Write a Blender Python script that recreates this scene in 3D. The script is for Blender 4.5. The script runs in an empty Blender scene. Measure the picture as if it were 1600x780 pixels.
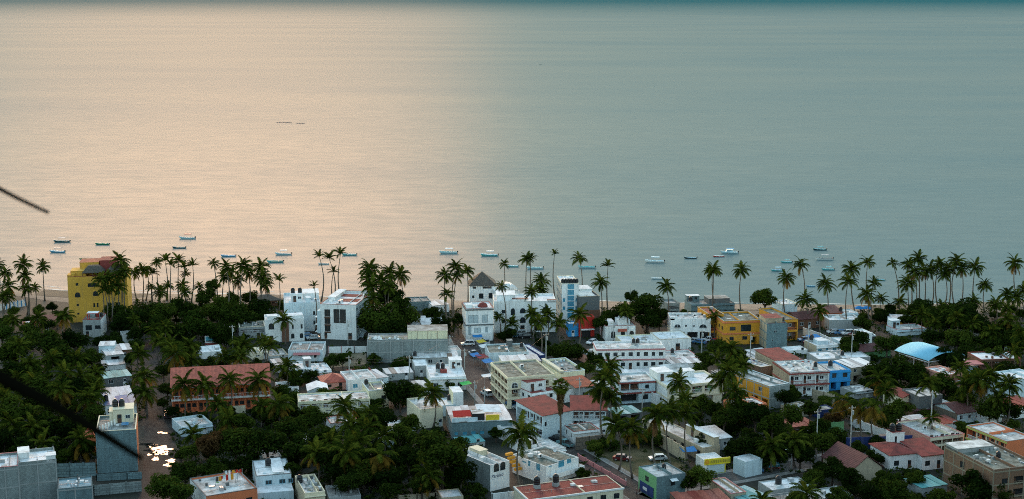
import bpy, bmesh, math, random
from mathutils import Vector, Matrix
R=math.radians
rnd=random.Random(7)
S=bpy.context.scene
C=S.collection
# ---------------------------------------------------------------- camera
CAM_H=108.0; FPX=2222.0; HORIZ=-2.5
PITCH=math.atan((390-HORIZ)/FPX)
cam=bpy.data.cameras.new('camera'); camo=bpy.data.objects.new('camera',cam); C.objects.link(camo)
cam.sensor_width=36; cam.lens=36*FPX/1600; cam.clip_start=.1; cam.clip_end=600000
camo.location=(0,0,CAM_H); camo.rotation_euler=(math.pi/2-PITCH,0,0)
cam.dof.use_dof=True; cam.dof.focus_distance=420; cam.dof.aperture_fstop=4.5
S.camera=camo
S.cycles.filter_width=1.0; S.cycles.use_denoising=False      # keep the grain of a long lens at dusk
# ---------------------------------------------------------------- sky, sun, exposure
SUN_EL=R(16); SUN_AZ=R(-12)          # azimuth from the viewing direction, negative = left
SKY_STRENGTH=0.14
w=bpy.data.worlds.new('World'); S.world=w; w.use_nodes=True
wn=w.node_tree.nodes; wl=w.node_tree.links
bg=wn['Background']; sky=wn.new('ShaderNodeTexSky'); sky.sky_type='NISHITA'; sky.sun_disc=False
sky.sun_elevation=SUN_EL; sky.sun_rotation=SUN_AZ; sky.altitude=100; sky.air_density=1.0; sky.dust_density=0.3; sky.ozone_density=1.0
SKY_TINT=(1.0,.95,.74)              # thin high overcast takes the blue off the clear-sky model
tn=wn.new('ShaderNodeMix'); tn.data_type='RGBA'; tn.blend_type='MULTIPLY'; tn.inputs[0].default_value=1; tn.inputs[7].default_value=(*SKY_TINT,1)
wl.new(sky.outputs[0],tn.inputs[6]); wl.new(tn.outputs[2],bg.inputs[0]); bg.inputs[1].default_value=SKY_STRENGTH
sun=bpy.data.lights.new('sun','SUN'); suno=bpy.data.objects.new('sun',sun); C.objects.link(suno)
sun.energy=0.55; sun.angle=R(22); sun.color=(1,.46,.22)      # veiled low sun, spread by thin cloud
d=Vector((math.sin(SUN_AZ)*math.cos(SUN_EL),math.cos(SUN_AZ)*math.cos(SUN_EL),math.sin(SUN_EL)))
suno.rotation_euler=d.to_track_quat('Z','Y').to_euler(); suno.location=(-60,60,200)
S.view_settings.view_transform='Standard'; S.view_settings.look='None'; S.view_settings.gamma=1
S.view_settings.exposure=2.1
S.view_settings.use_curve_mapping=False
# ---------------------------------------------------------------- image <-> place
CP,SP=math.cos(PITCH),math.sin(PITCH)
def ray(px,py):
    a=(px-800)/FPX; b=-(py-390)/FPX
    return Vector((a, CP+b*SP, -SP+b*CP))
def at(px,py,z=0.0):
    """the point of the place at height z that the photograph shows at px,py"""
    r=ray(px,py); t=(z-CAM_H)/r.z
    return Vector((r.x*t,r.y*t,z))
def at_depth(px,py,y):
    r=ray(px,py); t=y/r.y
    return Vector((r.x*t,y,CAM_H+r.z*t))
def pxx(p):
    q=Vector(p)-Vector((0,0,CAM_H)); f=q.y*CP-q.z*SP; return 800+FPX*q.x/f
# ---------------------------------------------------------------- materials
MATS={}
def nodes(name):
    m=bpy.data.materials.new(name); m.use_nodes=True; MATS[name]=m
    n=m.node_tree.nodes; return m,n,m.node_tree.links,n['Principled BSDF']
def coords(n,l,scale=(1,1,1),world=False,rand=True):
    tc=n.new('ShaderNodeTexCoord'); mp=n.new('ShaderNodeMapping'); mp.inputs['Scale'].default_value=scale
    if world:
        g=n.new('ShaderNodeNewGeometry'); l.new(g.outputs['Position'],mp.inputs[0])
    else: l.new(tc.outputs['Object'],mp.inputs[0])
    if rand and not world:
        oi=n.new('ShaderNodeObjectInfo'); mu=n.new('ShaderNodeMath'); mu.operation='MULTIPLY'; mu.inputs[1].default_value=97
        l.new(oi.outputs['Random'],mu.inputs[0]); l.new(mu.outputs[0],mp.inputs['Location'])
    return mp
def noise(n,l,mp,scale,detail=4,rough=.6):
    z=n.new('ShaderNodeTexNoise'); z.inputs['Scale'].default_value=scale; z.inputs['Detail'].default_value=detail; z.inputs['Roughness'].default_value=rough
    l.new(mp.outputs[0],z.inputs['Vector']); return z
def ramp(n,l,src,stops):
    r=n.new('ShaderNodeValToRGB'); e=r.color_ramp.elements
    while len(e)<len(stops): e.new(.5)
    for i,(p,c) in enumerate(stops): e[i].position=p; e[i].color=(*c,1) if len(c)==3 else c
    l.new(src,r.inputs[0]); return r
def mix(n,l,fac,a,b,mode='MIX'):
    x=n.new('ShaderNodeMix'); x.data_type='RGBA'; x.blend_type=mode
    for k,v in ((0,fac),(6,a),(7,b)):
        if hasattr(v,'links'): l.new(v,x.inputs[k])
        elif isinstance(v,(int,float)): x.inputs[k].default_value=v
        else: x.inputs[k].default_value=(*v,1)
    return x.outputs[2]
def bump(n,l,b,h,s=.3,dist=.05):
    bp=n.new('ShaderNodeBump'); bp.inputs['Strength'].default_value=s; bp.inputs['Distance'].default_value=dist
    l.new(h,bp.inputs['Height']); l.new(bp.outputs[0],b.inputs['Normal'])
def mul(c,k): return tuple(min(1,x*k) for x in c)
def paint(name,col,dirt=.35,rough=.85,stain=(.16,.15,.13)):
    """plaster or painted concrete with blotches and rain streaks"""
    if name in MATS: return MATS[name]
    m,n,l,b=nodes(name)
    mp=coords(n,l); z=noise(n,l,mp,.5,5)
    base=mix(n,l,z.outputs[0],mul(col,.80),mul(col,1.08))
    mp2=coords(n,l,(1.6,1.6,.16)); z2=noise(n,l,mp2,1.0,4,.7)
    r=ramp(n,l,z2.outputs[0],[(.50,(0,0,0)),(.74,(dirt,)*3)])
    c=mix(n,l,r.outputs[0],base,stain)
    l.new(c,b.inputs[0]); b.inputs['Roughness'].default_value=rough; b.inputs['Specular IOR Level'].default_value=.2
    z3=noise(n,l,mp,6,3); bump(n,l,b,z3.outputs[0],.25,.03)
    return m
def blotch(name,col,dark,cover=.5,scale=.35,rough=.9,edge=.14,mid=None):
    """weathered flat roofs and soils: two tones in uneven patches"""
    if name in MATS: return MATS[name]
    m,n,l,b=nodes(name)
    mp=coords(n,l); z=noise(n,l,mp,scale,7,.68)
    st=[(max(0,cover-edge),dark),(min(1,cover+edge),col)]
    if mid: st.insert(1,(cover,mid))
    r=ramp(n,l,z.outputs[0],st); z2=noise(n,l,mp,3,4)
    c=mix(n,l,.22,r.outputs[0],z2.outputs[0],'OVERLAY')
    l.new(c,b.inputs[0]); b.inputs['Roughness'].default_value=rough; b.inputs['Specular IOR Level'].default_value=.2
    bump(n,l,b,z2.outputs[0],.3,.05)
    return m
def block(name,col,mortar,w=.4,h=.2,rough=.9,dirt=.4,var=.18):
    """block or brick masonry too fine to pick apart from here"""
    if name in MATS: return MATS[name]
    m,n,l,b=nodes(name)
    tc=n.new('ShaderNodeTexCoord'); sx=n.new('ShaderNodeSeparateXYZ'); l.new(tc.outputs['Object'],sx.inputs[0])
    ad=n.new('ShaderNodeMath'); l.new(sx.outputs[0],ad.inputs[0]); l.new(sx.outputs[1],ad.inputs[1])
    cb=n.new('ShaderNodeCombineXYZ'); l.new(ad.outputs[0],cb.inputs[0]); l.new(sx.outputs[2],cb.inputs[1])
    bk=n.new('ShaderNodeTexBrick'); l.new(cb.outputs[0],bk.inputs[0]); bk.inputs['Scale'].default_value=1
    bk.inputs['Brick Width'].default_value=w; bk.inputs['Row Height'].default_value=h; bk.inputs['Mortar Size'].default_value=.018
    bk.inputs['Color1'].default_value=(*mul(col,1+var),1); bk.inputs['Color2'].default_value=(*mul(col,1-var),1); bk.inputs['Mortar'].default_value=(*mortar,1)
    mp2=coords(n,l,(.7,.7,.12)); z2=noise(n,l,mp2,1.0,5,.7)
    r=ramp(n,l,z2.outputs[0],[(.42,(0,0,0)),(.72,(dirt,)*3)])
    c=mix(n,l,r.outputs[0],bk.outputs[0],(.05,.05,.045))
    l.new(c,b.inputs[0]); b.inputs['Roughness'].default_value=rough; b.inputs['Specular IOR Level'].default_value=.2
    bump(n,l,b,bk.outputs['Fac'],-.4,.02)
    return m
def tile(name,col,axis=0):
    """clay barrel tiles: courses and rolls as relief"""
    if name in MATS: return MATS[name]
    m,n,l,b=nodes(name)
    mp=coords(n,l); wv=n.new('ShaderNodeTexWave'); wv.wave_type='BANDS'; wv.bands_direction='X'; wv.inputs['Scale'].default_value=.9; wv.inputs['Distortion'].default_value=.6; l.new(mp.outputs[0],wv.inputs[0])
    z=noise(n,l,mp,.9,6,.7); r=ramp(n,l,z.outputs[0],[(.3,mul(col,.45)),(.55,col),(.8,mul(col,1.25))])
    c=mix(n,l,.35,r.outputs[0],wv.outputs[0],'MULTIPLY')
    l.new(c,b.inputs[0]); b.inputs['Roughness'].default_value=.8; bump(n,l,b,wv.outputs[0],.5,.06)
    return m
def tone(name,stops,rough=.75,metal=0,scale=.8):
    """each object picks its own tone (corrugated sheets, leaves of a kind)"""
    if name in MATS: return MATS[name]
    m,n,l,b=nodes(name)
    oi=n.new('ShaderNodeObjectInfo'); r=ramp(n,l,oi.outputs['Random'],stops)
    mp=coords(n,l); z=noise(n,l,mp,scale,5,.7); r2=ramp(n,l,z.outputs[0],[(.35,(.45,.42,.4)),(.6,(1,1,1))])
    c=mix(n,l,.8,r.outputs[0],r2.outputs[0],'MULTIPLY')
    l.new(c,b.inputs[0]); b.inputs['Roughness'].default_value=rough; b.inputs['Metallic'].default_value=0; b.inputs['Specular IOR Level'].default_value=.15
    return m
def plain(name,col,rough=.5,metal=0,spec=.5):
    if name in MATS: return MATS[name]
    m,n,l,b=nodes(name); mp=coords(n,l); z=noise(n,l,mp,1.3,4)
    l.new(mix(n,l,z.outputs[0],mul(col,.75),mul(col,1.15)),b.inputs[0])
    b.inputs['Roughness'].default_value=rough; b.inputs['Metallic'].default_value=metal; b.inputs['Specular IOR Level'].default_value=spec
    return m
def leaf(name,lo,mid,hi,trans=.25,rough=.7):
    if name in MATS: return MATS[name]
    m,n,l,b=nodes(name)
    oi=n.new('ShaderNodeObjectInfo'); mp=coords(n,l); z=noise(n,l,mp,1.1,3)
    g=n.new('ShaderNodeNewGeometry')
    a=n.new('ShaderNodeMath'); a.operation='MULTIPLY_ADD'; a.inputs[1].default_value=.4; l.new(oi.outputs['Random'],a.inputs[0])
    a2=n.new('ShaderNodeMath'); a2.operation='MULTIPLY'; a2.inputs[1].default_value=.35; l.new(z.outputs[0],a2.inputs[0]); l.new(a2.outputs[0],a.inputs[2])
    a3=n.new('ShaderNodeMath'); a3.operation='MULTIPLY_ADD'; a3.inputs[1].default_value=.35; l.new(g.outputs['Random Per Island'],a3.inputs[0]); l.new(a.outputs[0],a3.inputs[2])
    r=ramp(n,l,a3.outputs[0],[(.15,lo),(.5,mid),(.95,hi)])
    l.new(r.outputs[0],b.inputs[0]); b.inputs['Roughness'].default_value=rough; b.inputs['Specular IOR Level'].default_value=.0
    t=n.new('ShaderNodeBsdfTranslucent'); l.new(r.outputs[0],t.inputs[0]); ms=n.new('ShaderNodeMixShader'); ms.inputs[0].default_value=trans
    l.new(b.outputs[0],ms.inputs[1]); l.new(t.outputs[0],ms.inputs[2]); l.new(ms.outputs[0],n['Material Output'].inputs[0])
    return m
WHITE=paint('white_plaster',(.82,.83,.81),.48)
CREAM=paint('cream_plaster',(.78,.69,.50),.38)
PALEYEL=paint('pale_yellow_plaster',(.76,.72,.50),.45)
YELLOW=paint('ochre_yellow_plaster',(.66,.36,.055),.36)
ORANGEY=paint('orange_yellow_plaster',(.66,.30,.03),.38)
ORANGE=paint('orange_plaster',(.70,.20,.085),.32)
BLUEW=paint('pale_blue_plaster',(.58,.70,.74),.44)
BLUE=paint('bright_blue_plaster',(.04,.30,.62),.2)
NAVY=paint('navy_paint',(.02,.04,.14),.3)
PINK=paint('salmon_plaster',(.66,.32,.24),.3)
PINKT=paint('pink_trim',(.50,.20,.20),.3)
REDT=paint('dark_red_trim',(.28,.06,.05),.3)
REDP=paint('red_paint',(.50,.03,.02),.2)
GREENP=paint('green_paint',(.16,.36,.16),.3)
TAN=paint('tan_render',(.48,.40,.28),.5)
GREY=paint('grey_render',(.36,.38,.37),.6)
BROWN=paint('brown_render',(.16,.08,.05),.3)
DKGREY=paint('dark_grey_render',(.13,.14,.14),.4)
CONC=block('concrete_block',(.27,.31,.30),(.15,.17,.165),.4,.2)
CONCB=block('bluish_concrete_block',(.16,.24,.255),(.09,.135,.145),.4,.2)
FRAMET=paint('weathered_concrete_frame',(.26,.22,.155),.5)
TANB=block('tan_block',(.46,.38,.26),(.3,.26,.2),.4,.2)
BRICK=block('brick_infill',(.20,.085,.038),(.20,.165,.13),.28,.12)
STONE=block('rough_stone',(.2,.16,.12),(.1,.09,.08),.5,.3)
RWHITE=blotch('white_roof',(.78,.80,.80),(.40,.41,.40),.40,.5)
RDIRTY=blotch('dirty_white_roof',(.70,.71,.69),(.20,.20,.18),.48,.4)
RGREY=blotch('grey_roof',(.40,.41,.39),(.11,.11,.095),.5,.4)
RMOSS=blotch('mossy_roof',(.27,.285,.24),(.04,.05,.035),.5,.5)
RRED=blotch('red_roof_paint',(.25,.055,.045),(.10,.035,.03),.45,.5)
RTERRA=blotch('terracotta_roof',(.36,.095,.05),(.15,.06,.045),.45,.5)
TILE=tile('clay_tile',(.50,.11,.065)); TILED=tile('dark_clay_tile',(.13,.035,.032))
THATCH=blotch('palm_thatch',(.13,.11,.09),(.05,.045,.04),.5,2.5)
SHEET=tone('metal_sheet',[(0,(.50,.52,.53)),(.35,(.74,.76,.76)),(.7,(.80,.82,.82)),(.9,(.36,.37,.36)),(1,(.30,.20,.14))],.75)
SHEETT=tone('teal_metal_sheet',[(0,(.10,.34,.34)),(.5,(.16,.44,.44)),(1,(.40,.60,.60))],.75)
SHEETB=tone('blue_metal_sheet',[(0,(.62,.66,.70)),(.4,(.76,.78,.80)),(.7,(.05,.14,.40)),(1,(.70,.72,.74))],.75)
SHEETR=tone('red_metal_sheet',[(0,(.34,.07,.05)),(.5,(.42,.12,.08)),(1,(.26,.09,.07))],.75)
GLASS=plain('window_glass',(.02,.028,.032),.08)
SHADEIN=plain('painted_interior_shade',(.018,.018,.018),.9)  # near-black colour stands in for the shade inside openings
WOODD=plain('dark_wood',(.10,.045,.025),.6)
REDD=plain('red_door',(.26,.04,.03),.6)
FRAMEW=plain('white_frame',(.70,.72,.72),.5); FRAMED=plain('dark_frame',(.04,.04,.04),.5); FRAMEB=plain('blue_frame',(.10,.36,.48),.5)
GLASSB=plain('blue_shade_glass',(.06,.28,.40),.2)
TANKB=plain('black_plastic',(.012,.012,.014),.45)
STEEL=plain('galvanised_steel',(.42,.44,.45),.45,.5)
POLE=plain('concrete_pole',(.40,.40,.38),.85)
WOOD=plain('weathered_wood',(.20,.15,.10),.85)
RUBBER=plain('tyre_rubber',(.015,.015,.015),.85)
LEAF_P=leaf('palm_leaf',(.004,.009,.002),(.024,.040,.005),(.105,.122,.015))
LEAF_Y=leaf('yellowing_palm_leaf',(.035,.030,.006),(.10,.068,.012),(.24,.135,.022))
LEAF_D=leaf('dry_palm_leaf',(.03,.018,.008),(.08,.048,.022),(.16,.10,.045))
LEAF_T=leaf('broad_leaf',(.003,.007,.002),(.014,.027,.005),(.062,.090,.012))
LEAF_G=leaf('fresh_broad_leaf',(.008,.016,.003),(.028,.052,.008),(.095,.125,.018))
BARK=plain('palm_bark',(.13,.105,.08),.9); BARKT=plain('tree_bark',(.07,.05,.035),.9)
# ---------------------------------------------------------------- mesh building
class MB:
    def __init__(s): s.v=[]; s.f=[]; s.m=[]; s.mats=[]
    def mi(s,mat):
        if mat not in s.mats: s.mats.append(mat)
        return s.mats.index(mat)
    def quad(s,pts,mat):
        k=len(s.v); s.v+=[tuple(p) for p in pts]; s.f.append(tuple(range(k,k+len(pts)))); s.m.append(s.mi(mat)); return s
    def box(s,x0,y0,z0,x1,y1,z1,mat,top=None):
        k=len(s.v); s.v+=[(x0,y0,z0),(x1,y0,z0),(x1,y1,z0),(x0,y1,z0),(x0,y0,z1),(x1,y0,z1),(x1,y1,z1),(x0,y1,z1)]
        F=[(0,3,2,1),(4,5,6,7),(0,1,5,4),(1,2,6,5),(2,3,7,6),(3,0,4,7)]
        i=s.mi(mat); j=s.mi(top) if top else i
        for q,f in enumerate(F): s.f.append(tuple(k+a for a in f)); s.m.append(j if q==1 else i)
        return s
    def bar(s,p,q,r,mat,r2=None,n=5):
        p=Vector(p); q=Vector(q); r2=r if r2 is None else r2; d=(q-p).normalized()
        a=d.orthogonal().normalized(); b=d.cross(a); k=len(s.v)
        for c,rr in ((p,r),(q,r2)):
            for i in range(n):
                t=2*math.pi*i/n; s.v.append(tuple(c+a*(rr*math.cos(t))+b*(rr*math.sin(t))))
        i=s.mi(mat)
        for j in range(n): s.f.append((k+j,k+(j+1)%n,k+n+(j+1)%n,k+n+j)); s.m.append(i)
        s.f.append(tuple(k+j for j in reversed(range(n)))); s.m.append(i); s.f.append(tuple(k+n+j for j in range(n))); s.m.append(i)
        return s
    def lathe(s,prof,mat,n=10,c=(0,0,0)):
        k=len(s.v); i=s.mi(mat)
        for r,z in prof:
            for j in range(n):
                t=2*math.pi*j/n; s.v.append((c[0]+r*math.cos(t),c[1]+r*math.sin(t),c[2]+z))
        for a in range(len(prof)-1):
            for j in range(n): s.f.append((k+a*n+j,k+a*n+(j+1)%n,k+(a+1)*n+(j+1)%n,k+(a+1)*n+j)); s.m.append(i)
        return s
    def loft(s,rings,mat,closed=True,caps=True):
        k=len(s.v); n=len(rings[0]); i=s.mi(mat)
        for r in rings: s.v+=[tuple(p) for p in r]
        for a in range(len(rings)-1):
            for j in range(n if closed else n-1): s.f.append((k+a*n+j,k+a*n+(j+1)%n,k+(a+1)*n+(j+1)%n,k+(a+1)*n+j)); s.m.append(i)
        if caps:
            s.f.append(tuple(k+j for j in reversed(range(n)))); s.m.append(i)
            b=k+(len(rings)-1)*n; s.f.append(tuple(b+j for j in range(n))); s.m.append(i)
        return s
    def mesh(s,name,smooth=False):
        me=bpy.data.meshes.new(name); me.from_pydata(s.v,[],s.f)
        for m in s.mats: me.materials.append(m)
        me.polygons.foreach_set('material_index',s.m)
        if smooth: me.polygons.foreach_set('use_smooth',[True]*len(s.f))
        me.update(); return me
def link(name,data,parent=None,loc=(0,0,0),rz=0,sc=None):
    o=bpy.data.objects.new(name,data); C.objects.link(o)
    if parent is not None: o.parent=parent
    o.location=loc
    o.rotation_euler=rz if isinstance(rz,tuple) else (0,0,rz)
    if sc: o.scale=sc
    return o
def tag(o,label,cat,group=None,kind=None):
    if label: o['label']=label
    if cat: o['category']=cat
    if group: o['group']=group
    if kind: o['kind']=kind
    return o
ORD=['first','second','third','fourth','fifth','sixth','seventh','eighth','ninth','tenth','eleventh','twelfth','thirteenth','fourteenth','fifteenth','sixteenth','seventeenth','eighteenth','nineteenth','twentieth']
def nth(i,n):
    if n==1: return 'single one'
    if i==0: return 'leftmost'
    if i==n-1: return 'rightmost'
    if i<len(ORD): return ORD[i]+' from left'
    j=n-1-i
    if j<len(ORD): return ORD[j]+' from right'
    return str(i+1)+'th from left'
def nthof(i,n,look,where):
    t=nth(i,n)
    if n==1: return 'lone '+look+' '+where
    if ' ' not in t: return t+' '+look+' '+where
    a,b=t.split(' ',1); return a+' '+look+' '+b+' '+where
# ---------------------------------------------------------------- ground, beach, sea
SEA_Z=-1.2
coast_px=[(-500,430),(-200,436),(0,445),(90,455),(200,459),(440,461),(650,469),(900,470),(1150,475),(1400,477),(1520,474),(1620,468),(1900,450),(2200,440)]
coast=[at(x,y,SEA_Z) for x,y in coast_px]
def coast_y(x):
    c=coast
    if x<=c[0].x: return c[0].y+(x-c[0].x)*-.25
    for a,b in zip(c,c[1:]):
        if x<=b.x: return a.y+(b.y-a.y)*(x-a.x)/(b.x-a.x)
    return c[-1].y+(x-c[-1].x)*.25
def hill(x,y):
    q=max(0,1-max(0,y-1.5)/270) if y>1.5 else 1+min(0,0)
    z=105.6*q**1.35
    if y<1.5: z+=(1.5-y)*.12
    return z
def land_z(x,y):
    cy=coast_y(x); e=y-(cy-16)
    z=hill(x,y)
    if e>0: z-=1.2*(e/16)**1.1 if e<16 else 1.2+(e-16)*.12
    return z
def sheet(name,xs,ysf,mat,zf,kind='structure'):
    v=[];f=[]; n=None
    for i,x in enumerate(xs):
        ys=ysf(x); n=len(ys)
        for y in ys: v.append((x,y,zf(x,y)))
    for i in range(len(xs)-1):
        for j in range(n-1): f.append((i*n+j,(i+1)*n+j,(i+1)*n+j+1,i*n+j+1))
    me=bpy.data.meshes.new(name); me.from_pydata(v,[],f); me.materials.append(mat); me.update()
    return tag(link(name,me),None,None,kind=kind)
m,n,l,b=nodes('town_soil'); mp=coords(n,l,world=True); z=noise(n,l,mp,.05,8,.65); z2=noise(n,l,mp,.9,5)
r=ramp(n,l,z.outputs[0],[(.40,(.010,.014,.006)),(.56,(.020,.018,.011)),(.76,(.06,.048,.034))]); l.new(mix(n,l,.3,r.outputs[0],z2.outputs[0],'OVERLAY'),b.inputs[0]); b.inputs['Roughness'].default_value=.95; bump(n,l,b,z2.outputs[0],.5,.1); SOIL=m
xs=[-900+i*30 for i in range(61)]
def gy(x):
    c=coast_y(x); return [-500,-200,-60,-15,-4,0,3,8,16,30,50,80,115,160,210,250,275,300]+[300+(c-20-300)*k/10 for k in range(1,11)]+[c-16,c-12,c-8,c-4,c,c+8,c+25]
sheet('ground',xs,gy,SOIL,land_z)
m,n,l,b=nodes('beach_sand'); mp=coords(n,l,world=True); z=noise(n,l,mp,.25,6); r=ramp(n,l,z.outputs[0],[(.35,(.085,.066,.05)),(.65,(.17,.137,.105))]); l.new(r.outputs[0],b.inputs[0]); b.inputs['Roughness'].default_value=.9; SAND=m
sheet('beach',[-500+i*10 for i in range(101)],lambda x:[coast_y(x)-22+2.4*math.sin(x*.13)+k*(26/8) for k in range(9)],SAND,lambda x,y:land_z(x,y)+.03)
# sea: one sheet to the horizon
m,n,l,b=nodes('sea_water'); n.remove(b)
mp=coords(n,l,(.05,.15,.2),world=True); zr=noise(n,l,mp,1,3,.55)
mp1=coords(n,l,(.16,.45,.5),world=True); zf=noise(n,l,mp1,1,2,.5)
mpL=coords(n,l,(.0012,.0032,1),world=True); zl=noise(n,l,mpL,1,6,.62)
mpM=coords(n,l,(.008,.035,1),world=True); zm=noise(n,l,mpM,1,4,.6)
ad=n.new('ShaderNodeMath'); ad.operation='MULTIPLY_ADD'; ad.inputs[1].default_value=.5; l.new(zf.outputs[0],ad.inputs[0]); l.new(zr.outputs[0],ad.inputs[2])
bp=n.new('ShaderNodeBump'); bp.inputs['Distance'].default_value=.5;  l.new(ad.outputs[0],bp.inputs['Height'])
ge=n.new('ShaderNodeNewGeometry'); sp=n.new('ShaderNodeSeparateXYZ'); l.new(ge.outputs['Position'],sp.inputs[0])
def mr(src,a,b_,c,d_):
    q=n.new('ShaderNodeMapRange'); q.inputs[1].default_value=a; q.inputs[2].default_value=b_; q.inputs[3].default_value=c; q.inputs[4].default_value=d_; l.new(src,q.inputs[0]); return q.outputs[0]
l.new(mr(sp.outputs[1],500,4500,.30,.02),bp.inputs['Strength'])
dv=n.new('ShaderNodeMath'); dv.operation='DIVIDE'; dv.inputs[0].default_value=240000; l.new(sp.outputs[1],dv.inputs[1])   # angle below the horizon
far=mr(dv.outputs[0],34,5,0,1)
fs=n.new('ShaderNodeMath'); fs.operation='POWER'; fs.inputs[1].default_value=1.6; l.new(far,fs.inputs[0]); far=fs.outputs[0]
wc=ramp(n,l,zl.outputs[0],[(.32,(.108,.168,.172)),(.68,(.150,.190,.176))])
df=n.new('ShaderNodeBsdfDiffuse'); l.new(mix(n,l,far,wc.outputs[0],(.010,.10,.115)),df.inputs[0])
gs=n.new('ShaderNodeBsdfGlossy'); gs.inputs[0].default_value=(1,1,1,1); l.new(bp.outputs[0],gs.inputs['Normal']); gs.inputs['Roughness'].default_value=.30
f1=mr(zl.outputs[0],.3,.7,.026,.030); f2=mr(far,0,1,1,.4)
rp_=n.new('ShaderNodeMath'); rp_.operation='MULTIPLY_ADD'; l.new(mr(ad.outputs[0],.55,.95,-.5,.5),rp_.inputs[0]); l.new(mr(sp.outputs[1],550,2600,.34,.02),rp_.inputs[1]); rp_.inputs[2].default_value=1.0   # ripple sheen put in by noise on the gloss share
mm_=n.new('ShaderNodeMath'); mm_.operation='MULTIPLY'; l.new(f1,mm_.inputs[0]); l.new(f2,mm_.inputs[1])
m3=n.new('ShaderNodeMath'); m3.operation='MULTIPLY'; l.new(mm_.outputs[0],m3.inputs[0]); l.new(rp_.outputs[0],m3.inputs[1])
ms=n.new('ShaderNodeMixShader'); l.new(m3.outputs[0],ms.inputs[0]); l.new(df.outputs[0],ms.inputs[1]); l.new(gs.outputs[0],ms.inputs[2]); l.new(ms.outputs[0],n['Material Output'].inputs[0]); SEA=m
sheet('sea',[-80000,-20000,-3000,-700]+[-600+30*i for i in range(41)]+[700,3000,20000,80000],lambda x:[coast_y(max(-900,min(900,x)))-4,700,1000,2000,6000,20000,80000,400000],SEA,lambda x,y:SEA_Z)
m,n,l,b=nodes('foam'); mp=coords(n,l,(.2,.8,1),world=True); z=noise(n,l,mp,1,5); b.inputs[0].default_value=(.62,.60,.55,1); b.inputs['Roughness'].default_value=.8; FOAM=m
for k,(x0,x1,off,wd) in enumerate([(-230,-60,1.2,1.3),(-215,-90,5.5,.7),(-60,60,.8,.9),(60,270,1.0,1.1)]):
    xs=[x0+(x1-x0)*i/50 for i in range(51)]
    o=sheet('surf_line',xs,lambda x:[coast_y(x)+off+math.sin(x*.21+k)*.9-wd*(.5+.5*math.sin(x*.5+k*2))/2, coast_y(x)+off+math.sin(x*.21+k)*.9+wd*(.5+.5*math.sin(x*.5+k*2))/2],FOAM,lambda x,y:SEA_Z+.03)
# ---------------------------------------------------------------- streets with kerbs and pavements
ASPH=blotch('street_paving',(.085,.072,.064),(.04,.034,.032),.5,.5)
ROADG=blotch('worn_asphalt',(.12,.12,.115),(.06,.06,.058),.5,.4)
KERB=paint('kerb_concrete',(.34,.33,.31),.4); WALK=blotch('pavement_concrete',(.27,.26,.24),(.15,.145,.135),.5,.5)
ROADS=[]
def road(name,pts,width,mat,walk=1.4,sides=(1,-1)):
    P=[at(x,y) for x,y in pts]; Q=[]
    for a,b in zip(P,P[1:]):
        k=max(1,int((b-a).length/8))
        for i in range(k): Q.append(a.lerp(b,i/k))
    Q.append(P[-1]); N=[]
    for i in range(len(Q)):
        t=(Q[min(i+2,len(Q)-1)]-Q[max(i-2,0)]).normalized(); N.append(Vector((t.y,-t.x,0)))
    def strip(nm,o0,o1,z0,z1,mt,kind='structure'):
        m=MB(); r=[]
        for q,nn in zip(Q,N):
            a=q+nn*o0; b_=q+nn*o1
            r.append([(a.x,a.y,z0),(b_.x,b_.y,z0),(b_.x,b_.y,z1),(a.x,a.y,z1)])
        if z0==z1:
            for a,b_ in zip(r,r[1:]): m.quad([a[0],a[1],b_[1],b_[0]],mt)
        else: m.loft(r,mt)
        return tag(link(nm,m.mesh(nm)),None,None,kind=kind)
    h=width/2; strip(name,-h,h,.02,.02,mat)
    for s in sides:
        strip('kerb',s*h,s*(h+.2),0,.14,KERB)
        if walk: strip('pavement',s*(h+.2),s*(h+.2+walk),.01,.12,WALK)
    ROADS.append((Q,h+walk))
road('main_street',[(722,528),(733,548),(742,575),(754,603),(778,630),(812,655),(853,682),(888,705),(938,735),(1000,772),(1040,800)],7.4,ASPH)
road('side_street',[(1012,778),(1060,760),(1090,755),(1165,742),(1240,728),(1300,718),(1350,708)],6.0,ROADG,1.2)
road('mud_street',[(232,535),(236,575),(240,620),(246,660),(250,700),(246,745),(236,800)],7.0,blotch('mud_paving',(.055,.045,.037),(.022,.018,.016),.5,.4),0,())
# puddles left on the mud street
m,n,l,b=nodes('puddle_water'); b.inputs[0].default_value=(.02,.02,.02,1); b.inputs['Roughness'].default_value=.02; b.inputs['IOR'].default_value=1.36; PUD=m
def puddle(px,py,rx,ry,sd):
    c=at(px,py); rr=random.Random(sd); m=MB(); ph=[rr.uniform(0,6.3) for _ in range(5)]
    pts=[]
    for i in range(40):
        t=2*math.pi*i/40; k=1+.22*math.sin(2*t+ph[0])+.18*math.sin(3*t+ph[1])+.14*math.sin(5*t+ph[2])+.1*math.sin(9*t+ph[3])
        pts.append((c.x+rx*k*math.cos(t),c.y+ry*k*math.sin(t),.032))
    m.quad(pts,PUD); return tag(link('puddle',m.mesh('puddle')),None,None,kind='structure')
for a in [(228,694,1.5,1.0,1),(236,697,1.2,1.6,8),(247,700,1.7,1.6,2),(251,706,1.5,2.0,9),(240,709,1.0,1.8,3),(243,717,.8,1.4,10),(262,702,1.0,.8,4),(258,709,.7,.9,11),(267,720,1.1,1.2,5),(262,727,.9,1.0,12),(249,676,.8,.5,6),(257,677,.7,.5,7),(232,704,.8,1.0,13),(255,697,.7,.5,14)]: puddle(*a)
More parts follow.
